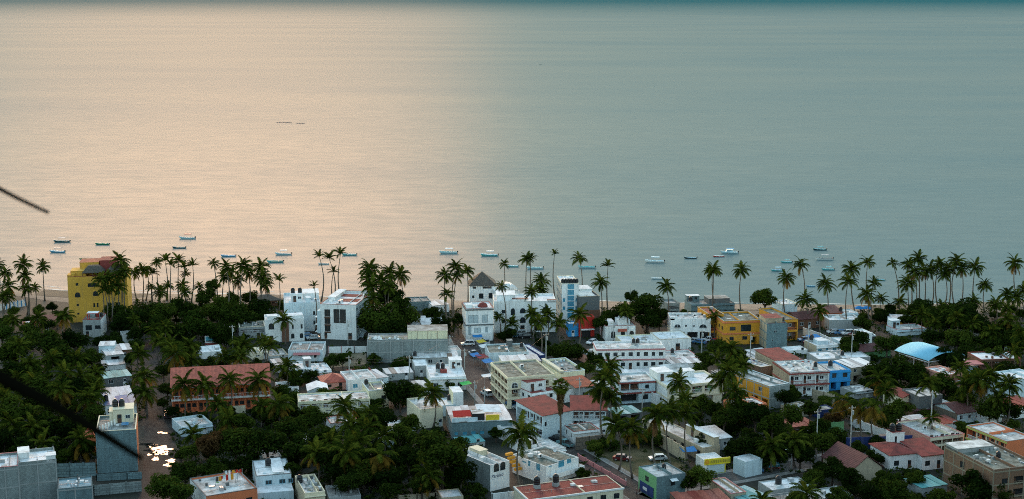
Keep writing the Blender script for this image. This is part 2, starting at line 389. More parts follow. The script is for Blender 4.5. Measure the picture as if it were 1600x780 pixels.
# ---------------------------------------------------------------- buildings
FOOT=[]; CACHE={}
def unit(name,mat,key=None):
    k=(name,mat.name)
    if k not in CACHE: CACHE[k]=MB().box(0,0,0,1,1,1,mat).mesh(name)
    return CACHE[k]
def win_mesh(w,h,kind,fr,gl):
    k=('win',round(w,1),round(h,1),kind,fr.name,gl.name)
    if k in CACHE: return CACHE[k]
    m=MB(); t=.07; y0,y1=.08,.16
    if kind=='a':                                  # arched head, set proud of the wall
        def arc(r,yy): 
            return [(w/2+r*math.cos(a),yy,h-w/2+r*math.sin(a)) for a in [math.pi*i/8 for i in range(9)]]
        pts=[(w,-.03,0)]+arc(w/2,-.03)+[(0,-.03,0)]; m.quad([(x,y,z) for x,y,z in reversed(pts)],gl)
        o=[(w+.12,-.05,0)]+arc(w/2+.12,-.05)+[(-.12,-.05,0)]; i_=[(w,-.05,0)]+arc(w/2,-.05)+[(0,-.05,0)]
        for a in range(len(o)-1): m.quad([o[a],i_[a],i_[a+1],o[a+1]],fr); m.quad([o[a],o[a+1],(o[a+1][0],.02,o[a+1][2]),(o[a][0],.02,o[a][2])],fr)
        m.box(w/2-.04,-.06,0,w/2+.04,-.031,h,fr); m.box(0,-.06,h-w/2-.04,w,-.032,h-w/2+.04,fr)
    elif kind=='d':
        m.box(0,y0,0,w,y1,h,fr); m.box(.12,y0-.02,h*.55,w-.12,y0-.001,h*.92,gl)
    else:
        m.box(t,y0+.03,t,w-t,y0+.05,h-t,gl)
        m.box(0,y0,0,w,y1,t,fr); m.box(0,y0,h-t,w,y1,h,fr); m.box(0,y0,t,t,y1,h-t,fr); m.box(w-t,y0,t,w,y1,h-t,fr)
        if w>.8: m.box(w/2-.03,y0,t,w/2+.03,y1-.01,h-t,fr)
    CACHE[k]=m.mesh('window'); return CACHE[k]
def face(mb,O,U,N,W,H,ops,mat,reveal):
    """one wall face with real openings; N points inward"""
    O=Vector(O);U=Vector(U);N=Vector(N);Z=Vector((0,0,1))
    cut=[o for o in ops if o[4]!='a']
    us=sorted({0,W}|{round(min(max(o[0],0),W),3) for o in cut}|{round(min(o[0]+o[2],W),3) for o in cut})
    zs=sorted({0,H}|{round(max(o[1],0),3) for o in cut}|{round(min(o[1]+o[3],H),3) for o in cut})
    P=lambda u,z,d=0: O+U*u+Z*z+N*d
    for a,b_ in zip(us,us[1:]):
        for c,e in zip(zs,zs[1:]):
            mu,mz=(a+b_)/2,(c+e)/2
            if any(o[0]<mu<o[0]+o[2] and o[1]<mz<o[1]+o[3] for o in cut): continue
            mb.quad([P(a,c),P(b_,c),P(b_,e),P(a,e)],mat)
    for o in cut:
        u0,z0,u1,z1=o[0],o[1],o[0]+o[2],o[1]+o[3]; d={'g':1.25,'v':2.2}.get(o[4],reveal)
        mb.quad([P(u0,z0),P(u1,z0),P(u1,z0,d),P(u0,z0,d)],mat); mb.quad([P(u0,z1,d),P(u1,z1,d),P(u1,z1),P(u0,z1)],mat)
        mb.quad([P(u0,z0),P(u0,z0,d),P(u0,z1,d),P(u0,z1)],mat); mb.quad([P(u1,z0,d),P(u1,z0),P(u1,z1),P(u1,z1,d)],mat)
def auto(W,H,st,cols,seed,door=True,ww=1.2,wh=1.15,kind='w'):
    r=random.Random(seed); sh=H/st; L=[]
    for s in range(st):
        for c in range(cols):
            u=(c+.5)*W/cols-ww/2
            if W/cols<ww+.3: continue
            if s==0 and door and c==cols//2: L.append((u+.1,.06,.95,2.05,'d'))
            else:
                k=r.choice((1,1,1,.75)); L.append((u+(ww-ww*k)/2,s*sh+1.0,ww*k,min(wh,sh-1.5),kind))
    return L
def gal(W,H,st,only=None):
    sh=H/st; return [(.3,s*sh+.12,W-.6,sh-.55,'g') for s in range(st) if only is None or s in only]
RB=0
def B(name,label,x0,y0,x1,y1,yb,dep,wall=WHITE,roof=RWHITE,par=.45,st=None,cols=None,front='win',left=None,right=None,trim=None,kind='flat',yaw=None,cat='house',
      fr=FRAMEW,gl=GLASS,gback=None,rise=None,lw=None,ww=1.35,wh=1.25,door=True,rail=FRAMEW,frame=None,base=0,nocols=False,wallr=None,stepped=True):
    global RB; RB+=1
    h=CAM_H*(yb-y0)/(yb-HORIZ)
    P=at(x0,y0,h)
    if yaw is None: Q=at(x1,y1,h); dv=Q-P; ya=math.atan2(dv.y,dv.x); W=dv.length
    else:
        ya=R(yaw); U=Vector((math.cos(ya),math.sin(ya),0)); lo,hi=.5,80
        for _ in range(40):
            mid_=(lo+hi)/2
            if pxx(P+U*mid_)<x1: lo=mid_
            else: hi=mid_
        W=lo
    D=dep; H=h
    if st is None: st=max(1,round((H-.3)/3.0))
    if cols is None: cols=max(1,round(W/3.3))
    e=link(name,None,None,(P.x,P.y,0),ya); e.empty_display_size=.5; tag(e,label,cat)
    flat=kind=='flat'; hz=H-(par if flat else 0)
    lw=lw or wall; wr=wallr or wall
    def ops(spec,L):
        if spec is None or spec=='blank': return []
        if spec=='win': return auto(L,hz,st,max(1,round(L/3.3)) if L is not W else cols,RB,door,ww,wh)
        if spec=='arch': return auto(L,hz,st,max(1,round(L/3.3)) if L is not W else cols,RB,door,ww,wh+.3,'a')
        if spec=='gal': return gal(L,hz,st)
        if spec=='galtop': return gal(L,hz,st,(st-1,))+[o for o in auto(L,hz,st,cols,RB,door,ww,wh) if o[1]<hz/st*(st-1)-.01]
        if spec=='shop': 
            k=max(1,round(L/3.6)); return [((i+.5)*L/k-1.25,.05,2.5,min(2.4,hz-.5),'v') for i in range(k)]+[o for o in auto(L,hz,st,cols,RB,False,ww,wh) if o[1]>hz/st*.98]
        return [((o[0]*L if o[0]<=1 and len(o)>5 else o[0]),)+tuple(o[1:5]) for o in spec]
    m=MB(); faces=[((0,0,0),(1,0,0),(0,1,0),W,ops(front,W),wall,0),((0,D,0),(0,-1,0),(1,0,0),D,ops(left,D),lw,-90),((W,0,0),(0,1,0),(-1,0,0),D,ops(right,D),wr,90)]
    for O,U_,N_,L,op,mt,rot in faces:
        face(m,O,U_,N_,L,H,op,mt,.16)
        for o in op:
            pos=Vector(O)+Vector(U_)*o[0]+Vector((0,0,o[1])); rz=R(rot)
            if o[4] in 'wad': 
                dd=o[4]=='d'
                link('door' if dd else 'window',win_mesh(o[2],o[3],o[4],(REDD if trim is REDT else WOODD) if dd and fr is not FRAMEW else fr,gl),e,pos,rz)
            else:
                dp=1.25 if o[4]=='g' else 2.2
                g=link('gallery_wall' if o[4]=='g' else 'shop_recess',unit('panel',(gback or mt) if o[4]=='g' else SHADEIN),e,pos+Vector(N_)*dp,rz,(o[2],.05,o[3]))
                if o[4]=='g':
                    nb=max(1,round(o[2]/3.2)); bw=o[2]/nb
                    for q in range(nb):
                        link('door',win_mesh(.95,2.05,'d',WOODD,gl),e,pos+Vector(N_)*(dp-.16)+Vector(U_)*(q*bw+.4),rz)
                        if bw>2.6: link('window',win_mesh(1.1,1.0,'w',fr,gl),e,pos+Vector(N_)*(dp-.16)+Vector(U_)*(q*bw+1.7)+Vector((0,0,.95)),rz)
                        if q: link('post',unit('post',frame or mt),e,pos+Vector(U_)*(q*bw-.12),rz,(.24,.24,o[3]))
                    if o[1]>.5:
                        rk=('rail',round(o[2],1),rail.name)
                        if rk not in CACHE:
                            mm=MB(); mm.box(0,.02,.85,o[2],.10,.95,rail); mm.box(0,.03,.08,o[2],.09,.14,rail); k=int(o[2]/.35)
                            for i in range(1,k): mm.box(i*o[2]/k-.03,.04,.14,i*o[2]/k+.03,.08,.85,rail)
                            CACHE[rk]=mm.mesh('railing')
                        link('railing',CACHE[rk],e,pos,rz)
    m.quad([(W,D,0),(0,D,0),(0,D,H),(W,D,H)],wall)
    if flat:
        t=.18; a=[(0,0),(W,0),(W,D),(0,D)]; b_=[(t,t),(W-t,t),(W-t,D-t),(t,D-t)]
        for i in range(4):
            j=(i+1)%4
            m.quad([(*a[i],H),(*a[j],H),(*b_[j],H),(*b_[i],H)],wall); m.quad([(*b_[i],H),(*b_[j],H),(*b_[j],hz),(*b_[i],hz)],wall)
    link('wall',m.mesh('wall'),e)
    if flat:
        mm=MB(); mm.quad([(.18,.18,hz),(W-.18,.18,hz),(W-.18,D-.18,hz),(.18,D-.18,hz)],roof); link('roof',mm.mesh('roof'),e)
        if W*D>35:
            q=random.Random(RB*3+1); mm=MB(); ms=[WHITE,GREY,STEEL,wall,RDIRTY]
            if q.random()<.6: x=W*q.uniform(.3,.7); mm.box(x,.2,hz+.001,x+.15,D-.2,hz+q.uniform(.25,.7),wall)
            for _ in range(q.randint(2,5)): x,y=q.uniform(.1,.85)*W,q.uniform(.15,.85)*D; mm.bar((x,y,hz),(x,y,hz+q.uniform(.4,1.3)),.05,q.choice((STEEL,FRAMED,GREY)),n=5)
            for _ in range(q.randint(1,4)): x,y=q.uniform(.08,.8)*W,q.uniform(.1,.8)*D; s1,s2=q.uniform(.4,1.3),q.uniform(.3,1.2); mm.box(x,y,hz+.002,x+s1,y+s2,hz+q.uniform(.08,.9),q.choice(ms))
            y=q.uniform(.2,.8)*D; mm.bar((.3,y,hz+.06),(W-.3,y+q.uniform(-.5,.5),hz+.06),.03,STEEL,n=4)
            if q.random()<.5:
                cm=q.choice((PINKT,REDT,TAN,GREY,CREAM,DKGREY,BLUEW)); k=.05
                for bx_ in ((-k,-k,W+2*k,.24),(-k,D-.19,W+2*k,.24),(-k,.191,.24,D-.382),(W-.19,.191,.24,D-.382)): link('coping',unit('coping',cm),e,(bx_[0],bx_[1],H+.002),0,(bx_[2],bx_[3],.10))
            if front=='win' and not trim and q.random()<.65:
                for s_ in range(1,st+1): link('ledge',unit('ledge',wall),e,(-.05,-.55,hz*s_/st-.28),0,(W+.1,.545,.13))
            if front=='win' and stepped and W*D>60 and q.random()<.55:
                rw,rd=W*q.uniform(.28,.5),D*q.uniform(.25,.42); rx,ry=q.choice((.19,W-rw-.19)),D-rd-.19; rh=q.uniform(2.0,2.7); m2=MB(); m2.box(rx,ry,hz+.001,rx+rw,ry+rd,hz+rh,q.choice((wall,WHITE,GREY)),top=RDIRTY); m2.box(rx-.15,ry-.25,hz+rh,rx+rw+.15,ry+rd+.1,hz+rh+.13,wall,top=RWHITE); o2=link('upper_room',m2.mesh('upper_room'),e); link('door',win_mesh(.9,1.9,'d',WOODD,GLASS),o2,(rx+rw*.2,ry-.18,hz+.02))
                if rw>2.4: link('window',win_mesh(.9,.8,'w',FRAMED,GLASS),o2,(rx+rw*.6,ry-.18,hz+.9))
            link('roof_fittings',mm.mesh('roof_fittings'),e)['kind']='stuff'
    elif kind=='sheet':
        k=max(2,math.ceil(W/1.9)); sw=W/k; rr=random.Random(RB)
        link('roof_deck',unit('roof_deck',DKGREY),e,(0,0,H-.06),0,(W,D,.05))
        rows=2 if D>8 else 1
        for i in range(k):
            for j in range(rows):
                dd=D/rows
                o=link('roof_sheet',unit('roof_sheet',roof),e,(i*sw-.06,j*dd-.25,H+.06+.05*(i%2)+.12*j),(R(rr.uniform(.2,2.2)),R(rr.uniform(-.8,.8)),R(rr.uniform(-1,1))),(sw+.1,dd+rr.uniform(.2,.7),.04))
    else:
        rs=rise or min(W,D)*.28; o_=.4; mm=MB(); th=.14
        if kind=='gx': A=[(-o_,-o_,H),(W+o_,-o_,H),(W+o_,D/2,H+rs),(-o_,D/2,H+rs)]; B_=[(W+o_,D+o_,H),(-o_,D+o_,H),(-o_,D/2,H+rs),(W+o_,D/2,H+rs)]; polys=[A,B_]; gab=[[(0,D,H),(0,0,H),(0,D/2,H+rs-.08)],[(W,0,H),(W,D,H),(W,D/2,H+rs-.08)]]
        elif kind=='gy': A=[(-o_,D+o_,H),(-o_,-o_,H),(W/2,-o_,H+rs),(W/2,D+o_,H+rs)]; B_=[(W+o_,-o_,H),(W+o_,D+o_,H),(W/2,D+o_,H+rs),(W/2,-o_,H+rs)]; polys=[A,B_]; gab=[[(0,0,H),(W,0,H),(W/2,0,H+rs-.08)],[(W,D,H),(0,D,H),(W/2,D,H+rs-.08)]]
        elif kind=='mono': polys=[[(-o_,-o_,H),(W+o_,-o_,H),(W+o_,D+o_,H+rs),(-o_,D+o_,H+rs)]]; gab=[[(0,D,H),(0,0,H),(0,D,H+rs-.08)],[(W,0,H),(W,D,H),(W,D,H+rs-.08)]]
        else:
            i_=min(W,D)/2; x_a,x_b=(i_,W-i_) if W>D else (W/2,W/2); y_a,y_b=(D/2,D/2) if W>D else (i_,D-i_)
            p,q,r_,s_=(-o_,-o_,H),(W+o_,-o_,H),(W+o_,D+o_,H),(-o_,D+o_,H); a,b_=(x_a,y_a,H+rs),(x_b,y_b,H+rs)
            if W>D: polys=[[p,q,b_,a],[q,r_,b_],[r_,s_,a,b_],[s_,p,a]]
            else: polys=[[p,q,a],[q,r_,b_,a],[r_,s_,b_],[s_,p,a,b_]]
            gab=[]
        for pl in polys:
            up=[(x,y,z+th) for x,y,z in pl]; mm.quad(up,roof); mm.quad(list(reversed(pl)),roof)
            for i in range(len(pl)): j=(i+1)%len(pl); mm.quad([pl[i],pl[j],up[j],up[i]],roof)
        link('roof',mm.mesh('roof'),e)
        if gab:
            mm=MB()
            for g in gab: mm.quad(g,wall)
            link('gable',mm.mesh('gable'),e)
    if trim:
        for s in range(1,st+1):
            zt=hz*s/st
            link('floor_band',unit('floor_band',trim),e,(-.16,-.22,zt-.22),0,(W+.32,.21,.38))
            link('floor_band',unit('floor_band',trim),e,(-.17,-.01,zt-.21),0,(.16,D,.36))
    if frame and not nocols:
        nb=max(1,round(W/3.4)); nd=max(1,round(D/3.4))
        for i in range(nb+1): link('column',unit('column',frame),e,(i*W/nb-.13,-.05,0),0,(.26,.10,H-.02))
        for i in range(1,nd+1): link('column',unit('column',frame),e,(-.05,i*D/nd-.13,0),0,(.10,.26,H-.02))
        for s in range(1,st+1):
            link('beam',unit('beam',frame),e,(-.02,-.045,hz*s/st-.3),0,(W+.04,.085,.28)); link('beam',unit('beam',frame),e,(-.046,-.02,hz*s/st-.3),0,(.09,D+.04,.28))
    ob=dict(e=e,W=W,D=D,H=H,z=hz,ya=ya,label=label,P=P)
    FOOT.append((P.x,P.y,ya,W,D)); return ob
def W2(b,u,v,z=None):
    """a point on the roof of building b (u, v as fractions of its width and depth)"""
    c,s=math.cos(b['ya']),math.sin(b['ya']); x,y=u*b['W'],v*b['D']
    return Vector((b['P'].x+c*x-s*y,b['P'].y+s*x+c*y,b['z'] if z is None else z))
def room(b,u0,u1,v0,v1,h,wall=WHITE,roof=RWHITE,win=True,name='upper_room'):
    W,D=b['W'],b['D']; x0,x1,y0,y1,z=u0*W,u1*W,v0*D,v1*D,b['z']
    m=MB(); m.box(x0,y0,z,x1,y1,z+h,wall,top=roof); m.box(x0-.12,y0-.12,z+h,x1+.12,y1+.12,z+h+.14,wall,top=roof)
    o=link(name,m.mesh(name),b['e'])
    if win:
        w_=x1-x0
        link('door',win_mesh(.9,2.0,'d',WOODD,GLASS),o,(x0+w_*.2,y0-.18,z+.02))
        if w_>2.6: link('window',win_mesh(1.1,.9,'w',FRAMEW,GLASS),o,(x0+w_*.6,y0-.18,z+1.0))
    return o
TANK_N={}
def tank_mesh():
    if 'tank' not in CACHE:
        m=MB(); m.lathe([(.0,0),(.54,0),(.56,.05),(.56,.35),(.53,.38),(.56,.41),(.56,.75),(.53,.78),(.56,.81),(.55,1.08),(.42,1.27),(.24,1.36),(.24,1.44),(0,1.46)],TANKB,12); CACHE['tank']=m.mesh('water_tank',True)
    return CACHE['tank']
def tanks(b,spots,where,h=.9,sc=1.0):
    """black roof tanks on a low block stand; each one is a thing"""
    for i,(u,v) in enumerate(spots):
        p=W2(b,u,v); e=link('water_tank',None,None,p,rnd.uniform(0,3)); k=len(spots)
        tag(e,('black plastic water tank on '+where) if k==1 else (('left' if i==0 else 'right')+' one of two black water tanks on '+where if k==2 else nth(i,k)+' of the black water tanks on '+where),'water tank','water tanks on the roofs')
        if h>0: link('stand',unit('stand',GREY),e,(-.62,-.62,0),0,(1.24,1.24,h))
        link('tank_body',tank_mesh(),e,(0,0,h),0,(sc,sc,sc))
def rebar(b,n=4):
    if 'rebar' not in CACHE:
        m=MB(); 
        for x in (-.08,.08):
            for y in (-.08,.08): m.bar((x,y,0),(x*1.3,y*1.2,.9),.012,FRAMED,n=3)
        m.box(-.12,-.12,0,.12,.12,.3,GREY); CACHE['rebar']=m.mesh('rebar')
    for i in range(n):
        u=[.03,.97,.97,.03,.5,.5][i%6]; v=[.05,.05,.95,.95,.05,.95][i%6]
        link('rebar_stub',CACHE['rebar'],b['e'],(u*b['W'],v*b['D'],b['H']))
def junk(b,label,n=10,seed=1,mats=None):
    """loose clutter lying on a flat roof, one heap = one thing"""
    r=random.Random(seed); m=MB(); ms=mats or [WHITE,GREY,WOOD,FRAMED,BLUEW,STEEL]
    for i in range(n):
        x,y=r.uniform(.08,.9)*b['W'],r.uniform(.1,.9)*b['D']; s=r.uniform(.2,.8); t=r.uniform(.2,1.0); z=b['z']+.01
        m.box(x,y,z,x+s,y+t,z+r.uniform(.1,.75),r.choice(ms))
    o=link('roof_clutter',m.mesh('roof_clutter')); c=b['P']; o.location=(c.x,c.y,0); o.rotation_euler=(0,0,b['ya']); tag(o,label,'clutter',kind='stuff')
def wallrun(name,label,pts,h,mat,th=.2,cap=None,cat='wall',z=0):
    P=[at(x,y,z) for x,y in pts]; e=link(name,None,None,P[0]); tag(e,label,cat)
    for a,b_ in zip(P,P[1:]):
        d=b_-a; L=d.length; yy=math.atan2(d.y,d.x)
        k=max(1,round(L/3.5))
        for i in range(k):
            o=link('wall_panel',unit('wall_panel',mat),e,a-P[0]+d*(i/k),yy,(L/k-.03,th,h))
            link('pillar',unit('pillar',cap or mat),e,a-P[0]+d*(i/k)+Vector((0,0,0)),yy,(.28,th+.1,h+.12))
    return e
# ---------------------------------------------------------------- the town, house by house
H_='house'
# --- left
bY=B('apartment_block','tall ochre yellow apartment block with stepped top by the beach',105,433,198,430,507,15,YELLOW,RTERRA,.6,5,None,
  [(2.6,12.6,.9,.9,'w'),(2.3,8.6,1.5,1.6,'a'),(2.6,5.6,.7,.7,'w'),(2.6,2.6,.7,.7,'w'),(8.2,8.9,1.4,1.5,'a'),(8.0,5.0,.6,1.4,'w'),(9.1,5.0,.6,1.4,'w'),(6.5,12.0,3.2,1.3,'w'),(12.5,9.2,1.4,1.2,'w'),(15.5,9.2,1.4,1.2,'w'),(12.5,5.2,1.4,1.2,'w'),(15.5,5.2,1.4,1.2,'w'),(12,.1,2,2.3,'d')],'win',fr=FRAMED,cat='building')
room(bY,.05,.30,.10,.5,2.2,YELLOW,YELLOW,False); room(bY,.18,.5,.4,.9,4.2,YELLOW,RTERRA,True); room(bY,.0,.06,.02,.3,1.0,YELLOW,YELLOW,False); room(bY,.07,.12,.01,.1,1.6,YELLOW,YELLOW,False)
room(bY,.52,.80,.45,.95,4.6,REDT,RRED,False,'stair_tower')
# thatched sun roof on the terrace
m=MB(); x0,x1,y0,y1,z=.24*bY['W'],.62*bY['W'],.03*bY['D'],.42*bY['D'],bY['z']+1.6
m.loft([[(x0,y0,z),(x1,y0,z),(x1,y1,z),(x0,y1,z)],[(x0+2,y0+2,z+2.2),(x1-2,y0+2,z+2.2),(x1-2,y1-2,z+2.2),(x0+2,y1-2,z+2.2)]],THATCH); link('thatched_roof',m.mesh('thatched_roof'),bY['e'])
m=MB(); x0,x1=.64*bY['W'],1.0*bY['W']
m.loft([[(x0,y0,z),(x1,y0,z),(x1,y1,z),(x0,y1,z)],[(x0+2.5,y0+2,z+2.4),(x1-2.5,y0+2,z+2.4),(x1-2.5,y1-2,z+2.4),(x0+2.5,y1-2,z+2.4)]],THATCH); link('thatched_roof',m.mesh('thatched_roof'),bY['e'])
for u in (.25,.42,.60,.66,.97):
    link('post',unit('post',WOODD),bY['e'],(u*bY['W'],y0+.3,bY['z']),0,(.18,.18,1.7))
bL2=B('grey_house','small grey house with red steel tank stand in front of the yellow block',129,500,157,499.5,529,9,GREY,RGREY,.7,2,2,[(.8,2.4,2.0,1.7,'w'),(3.8,2.8,1.8,1.2,'w'),(.8,.1,1,2,'d')],None,'blank',wallr=WHITE,fr=FRAMED)
m=MB()
for x in (1.2,4.2):
    for y in (1.5,4.2): m.box(x,y,bL2['z'],x+.16,y+.16,bL2['z']+2.4,REDP)
m.box(1.0,1.3,bL2['z']+2.4,4.6,4.6,bL2['z']+2.55,REDP,top=RWHITE); m.box(1.2,1.5,bL2['z']+.5,4.3,1.62,bL2['z']+.7,REDP); link('tank_stand',m.mesh('tank_stand'),bL2['e'])
tanks(bL2,[(.62,.55),(.86,.6)],'the grey house below the yellow block',.5)
B('yellow_cottage','low bright yellow cottage between palms near the left beach',36,510,63,508,522,7,YELLOW,RTERRA,.3,1)
B('brick_cottage','low brown brick cottage beside the yellow cottage',63,506,85,505,521,7,BRICK,TILED,.3,1,kind='mono',rise=1.2)
B('blue_shack','little blue shack under a white sheet roof left of the mud street',154,541,179,540,563,5,BLUEW,SHEET,kind='sheet',st=1)
B('open_shed','white sheet roofed yard behind the blue shack',166,556,194,553,572,9,GREY,SHEET,kind='sheet',st=1,front='shop')
B('concrete_hut','small grey concrete hut with teal water drum by the mud street',192,524,214,522,544,6,GREY,RGREY,.4,1)
B('teal_roof_house','house under a teal green metal roof left of the mud street',162,592,206,587,607,7,DKGREY,SHEETT,kind='sheet',st=1)
bW=B('long_shed','low house under patched white and blue sheets left of the mud street',162,634,213,629,654,16,WHITE,SHEETB,kind='sheet',st=1)
bL5=B('block_house','blue grey block house with cream room on its roof terrace',150,675,212,671,744,13,CONCB,RGREY,.5,3,None,'blank',None,'win',frame=CONCB,wallr=ORANGE)
room(bL5,.40,.92,.60,.98,3.2,CREAM,CREAM); room(bL5,.30,.40,.62,.92,2.7,CREAM,CREAM,False)
m=MB(); z=bL5['z']; m.box(.62*bL5['W'],.30*bL5['D'],z+.5,.80*bL5['W'],.48*bL5['D'],z+.6,plain('solar_blue',(.05,.22,.42),.2)); m.box(.63*bL5['W'],.31*bL5['D'],z,.64*bL5['W'],.32*bL5['D'],z+.5,STEEL); m.box(.78*bL5['W'],.46*bL5['D'],z,.79*bL5['W'],.47*bL5['D'],z+.5,STEEL); link('solar_panel',m.mesh('solar_panel'),bL5['e'])
for i in range(6):
    link('baluster_wall',unit('baluster_wall',WHITE),bL5['e'],(.06*bL5['W']+i*.62,.12*bL5['D']+i*.9,z),R(-30),(.18,.5,1.3))
m=CACHE
for i,u in enumerate((.45,.62)):
    p=W2(bL5,u,.8,bL5['z']+3.35); e=link('water_tank',None,None,p); tag(e,('left' if i==0 else 'right')+' one of two black tanks on the cream roof room','water tank','water tanks on the roofs'); link('tank_body',tank_mesh(),e,(0,0,0),0,(1.25,)*3)
tanks(bW,[(.12,.25)],'the patched white sheet roof',.2,1.1)
B('orange_house','orange two storey house glimpsed behind the palms on the left',126,685,150,682,712,8,ORANGE,RTERRA,.4,2)
bL6=B('unfinished_house','grey unfinished concrete house with raised corner at bottom left',29,723,87,717,790,9,CONC,RWHITE,.6,2,None,'blank',frame=GREY)
room(bL6,.75,1.0,.0,.25,1.4,WHITE,RWHITE,False); room(bL6,.0,.3,.5,1,1.2,WHITE,RWHITE,False); rebar(bL6,6)
bL6b=B('concrete_house','lower grey concrete house in the bottom left corner',-14,732,28,728,795,10,CONC,RWHITE,.5,2,None,'blank',frame=GREY); rebar(bL6b,4)
bL6c=B('blue_roof_house','low grey house with blue washed roof at bottom left',90,764,144,759,795,7,CONCB,blotch('blue_wash_roof',(.30,.46,.52),(.12,.18,.20),.5,.4),.3,1,None,'blank',frame=GREY); junk(bL6c,'white boxes left on the blue washed roof at bottom left',4,3,[WHITE])
wallrun('block_wall','grey block yard wall running right of the unfinished house',[(88,746),(150,744)],3.2,CONCB)
wallrun('ruined_wall','low ruined block wall at the bottom left beside the mud street',[(146,775),(222,768)],2.4,CONC)
wallrun('yard_wall','grey yard wall below the blue grey block house',[(150,752),(222,748)],1.6,CONCB)
# --- orange hotel and its neighbours
bO=B('orange_hotel','long orange two storey hotel with red tiled roof behind palms',268,606,421,598,648,8.5,ORANGE,TILE,0,2,None,'gal','win',kind='mono',rise=3.0,trim=WHITE,gback=ORANGE,fr=FRAMED,cat='hotel',frame=ORANGE,nocols=True)
bC=B('white_yard_house','low white roofed house with pale yard wall below the orange hotel',284,668,332,661,684,9,BLUEW,RDIRTY,.5,1)
wallrun('white_wall','short cream wall in front of the orange hotel',[(340,648),(384,645)],2.0,CREAM)
# --- hotels by the sea
bC1=B('white_hotel_wing','white hotel wing with two black tanks behind the small white house',444,474,500,472,521,17,BLUEW,RWHITE,.8,3,None,[(3.2,5.4,.7,1.3,'w'),(9.3,5.4,.7,1.3,'w'),(3.2,2.2,.7,1.3,'w'),(9.3,2.2,.7,1.3,'w')],fr=FRAMED,cat='hotel')
room(bC1,.20,.52,.30,.6,2.6,WHITE,RWHITE); room(bC1,.55,1.0,.55,1.0,1.8,WHITE,RWHITE,False); room(bC1,.62,.74,.1,.3,1.8,BLUEW,BLUEW,False)
for i,u in enumerate((.26,.46)):
    e=link('water_tank',None,None,W2(bC1,u,.42,bC1['z']+2.75)); tag(e,('left' if i==0 else 'right')+' one of two black tanks on the white hotel wing','water tank','water tanks on the roofs'); link('tank_body',tank_mesh(),e,(0,0,0),0,(1.2,)*3)
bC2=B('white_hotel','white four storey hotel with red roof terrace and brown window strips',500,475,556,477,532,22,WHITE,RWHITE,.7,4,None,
  [(1.4,2.6,1.9,2.2,'w'),(1.4,5.0,1.9,2.2,'w'),(1.4,7.4,1.9,2.4,'w'),(4.4,5.4,2.0,4.6,'w'),(6.5,5.4,2.0,4.6,'w'),(1.2,.1,1.0,2.1,'d'),(9.0,.1,1.4,2.2,'d')],None,'gal',cat='hotel',fr=WOODD,gl=plain('smoked_glass',(.03,.035,.035),.15),gback=BLUEW,wallr=BLUEW,frame=BLUEW,nocols=True)  # pale blue right side: its shade is put into the wall colour
m=MB(); z=bC2['z']+.02; W,D=bC2['W'],bC2['D']
m.box(.30*W,.35*D,z,.85*W,.55*D,z+.06,RRED); m.box(.2*W,.7*D,z,.75*W,.88*D,z+.06,RRED); m.box(.86*W,.7*D,z,.95*W,.95*D,z+.05,RRED); link('red_terrace',m.mesh('red_terrace'),bC2['e'])
room(bC2,.80,1.0,.86,1.0,2.3,WHITE,RWHITE,False); room(bC2,.0,.2,.4,1.0,1.0,WHITE,RWHITE,False)
for k in range(3): link('brown_panel',unit('brown_panel',WOODD),bC2['e'],(1.3,-.03,2.05+2.4*k),0,(2.1,.04,.5))
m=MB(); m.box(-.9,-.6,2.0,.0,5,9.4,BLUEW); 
for k in range(3): m.box(-1.7,-.5,2.3+2.4*k,-.9,4.5,2.5+2.4*k,WHITE)
link('balcony_stack',m.mesh('balcony_stack'),bC2['e'])
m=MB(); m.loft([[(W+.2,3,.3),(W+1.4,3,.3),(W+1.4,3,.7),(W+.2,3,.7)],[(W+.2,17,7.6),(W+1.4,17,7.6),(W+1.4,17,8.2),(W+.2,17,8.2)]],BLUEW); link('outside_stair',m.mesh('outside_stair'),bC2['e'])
bC3=B('white_house','small white house with brown centre in front of the hotel wing',415,500,475,497,537,8,WHITE,RWHITE,.5,2,None,
  [(1.0,4.2,1.5,1.9,'a'),(8.2,4.0,.6,1.4,'w'),(11,4.0,.6,1.4,'w'),(8.0,.9,.8,1.5,'a'),(10.8,.9,.8,1.5,'a'),(1.2,.1,1.1,2.1,'d')],None,None,fr=FRAMED)
m=MB(); m.box(5.0,-.5,0,7.2,-.02,6.4,BROWN); link('brown_entrance',m.mesh('brown_entrance'),bC3['e']); room(bC3,.05,.30,.1,.5,1.3,WHITE,RWHITE,False); room(bC3,.62,.98,.2,.7,1.0,WHITE,RWHITE,False)
bC4=B('stone_house','grey stone house with balustrade left of the small white house',374,512,414,510,532,8,GREY,RMOSS,.35,2,None,'galtop',fr=FRAMED)
junk(bC4,'loose planks and rags on the grey stone house roof',9,8)
bC6=B('white_shop','low white shop with red awning beside the dirt lot',450,547.5,504,547,566,11,BLUEW,RGREY,.45,1,None,[(3,1.6,1.2,1.0,'w'),(7.6,.06,1.0,2.0,'d')],wallr=WHITE)
m=MB(); m.loft([[(1.6,-1.1,2.2),(9.6,-1.1,2.2),(9.6,-1.1,2.32),(1.6,-1.1,2.32)],[(1.6,-.02,2.65),(9.6,-.02,2.65),(9.6,-.02,2.8),(1.6,-.02,2.8)]],PINKT); link('awning',m.mesh('awning'),bC6['e'])
wallrun('white_lot_wall','white lot wall with red pillars below the big white hotel',[(513,552),(573,551)],2.0,WHITE,.2,PINKT)
bC8=B('concrete_hall','long grey concrete hall with cream upper block beside the street',574,531.5,700,529.5,569,8.5,CONC,RGREY,.3,2,None,'blank',frame=GREY)
room(bC8,.50,.995,.03,.97,2.7,PALEYEL,RGREY,False,'cream_annex')
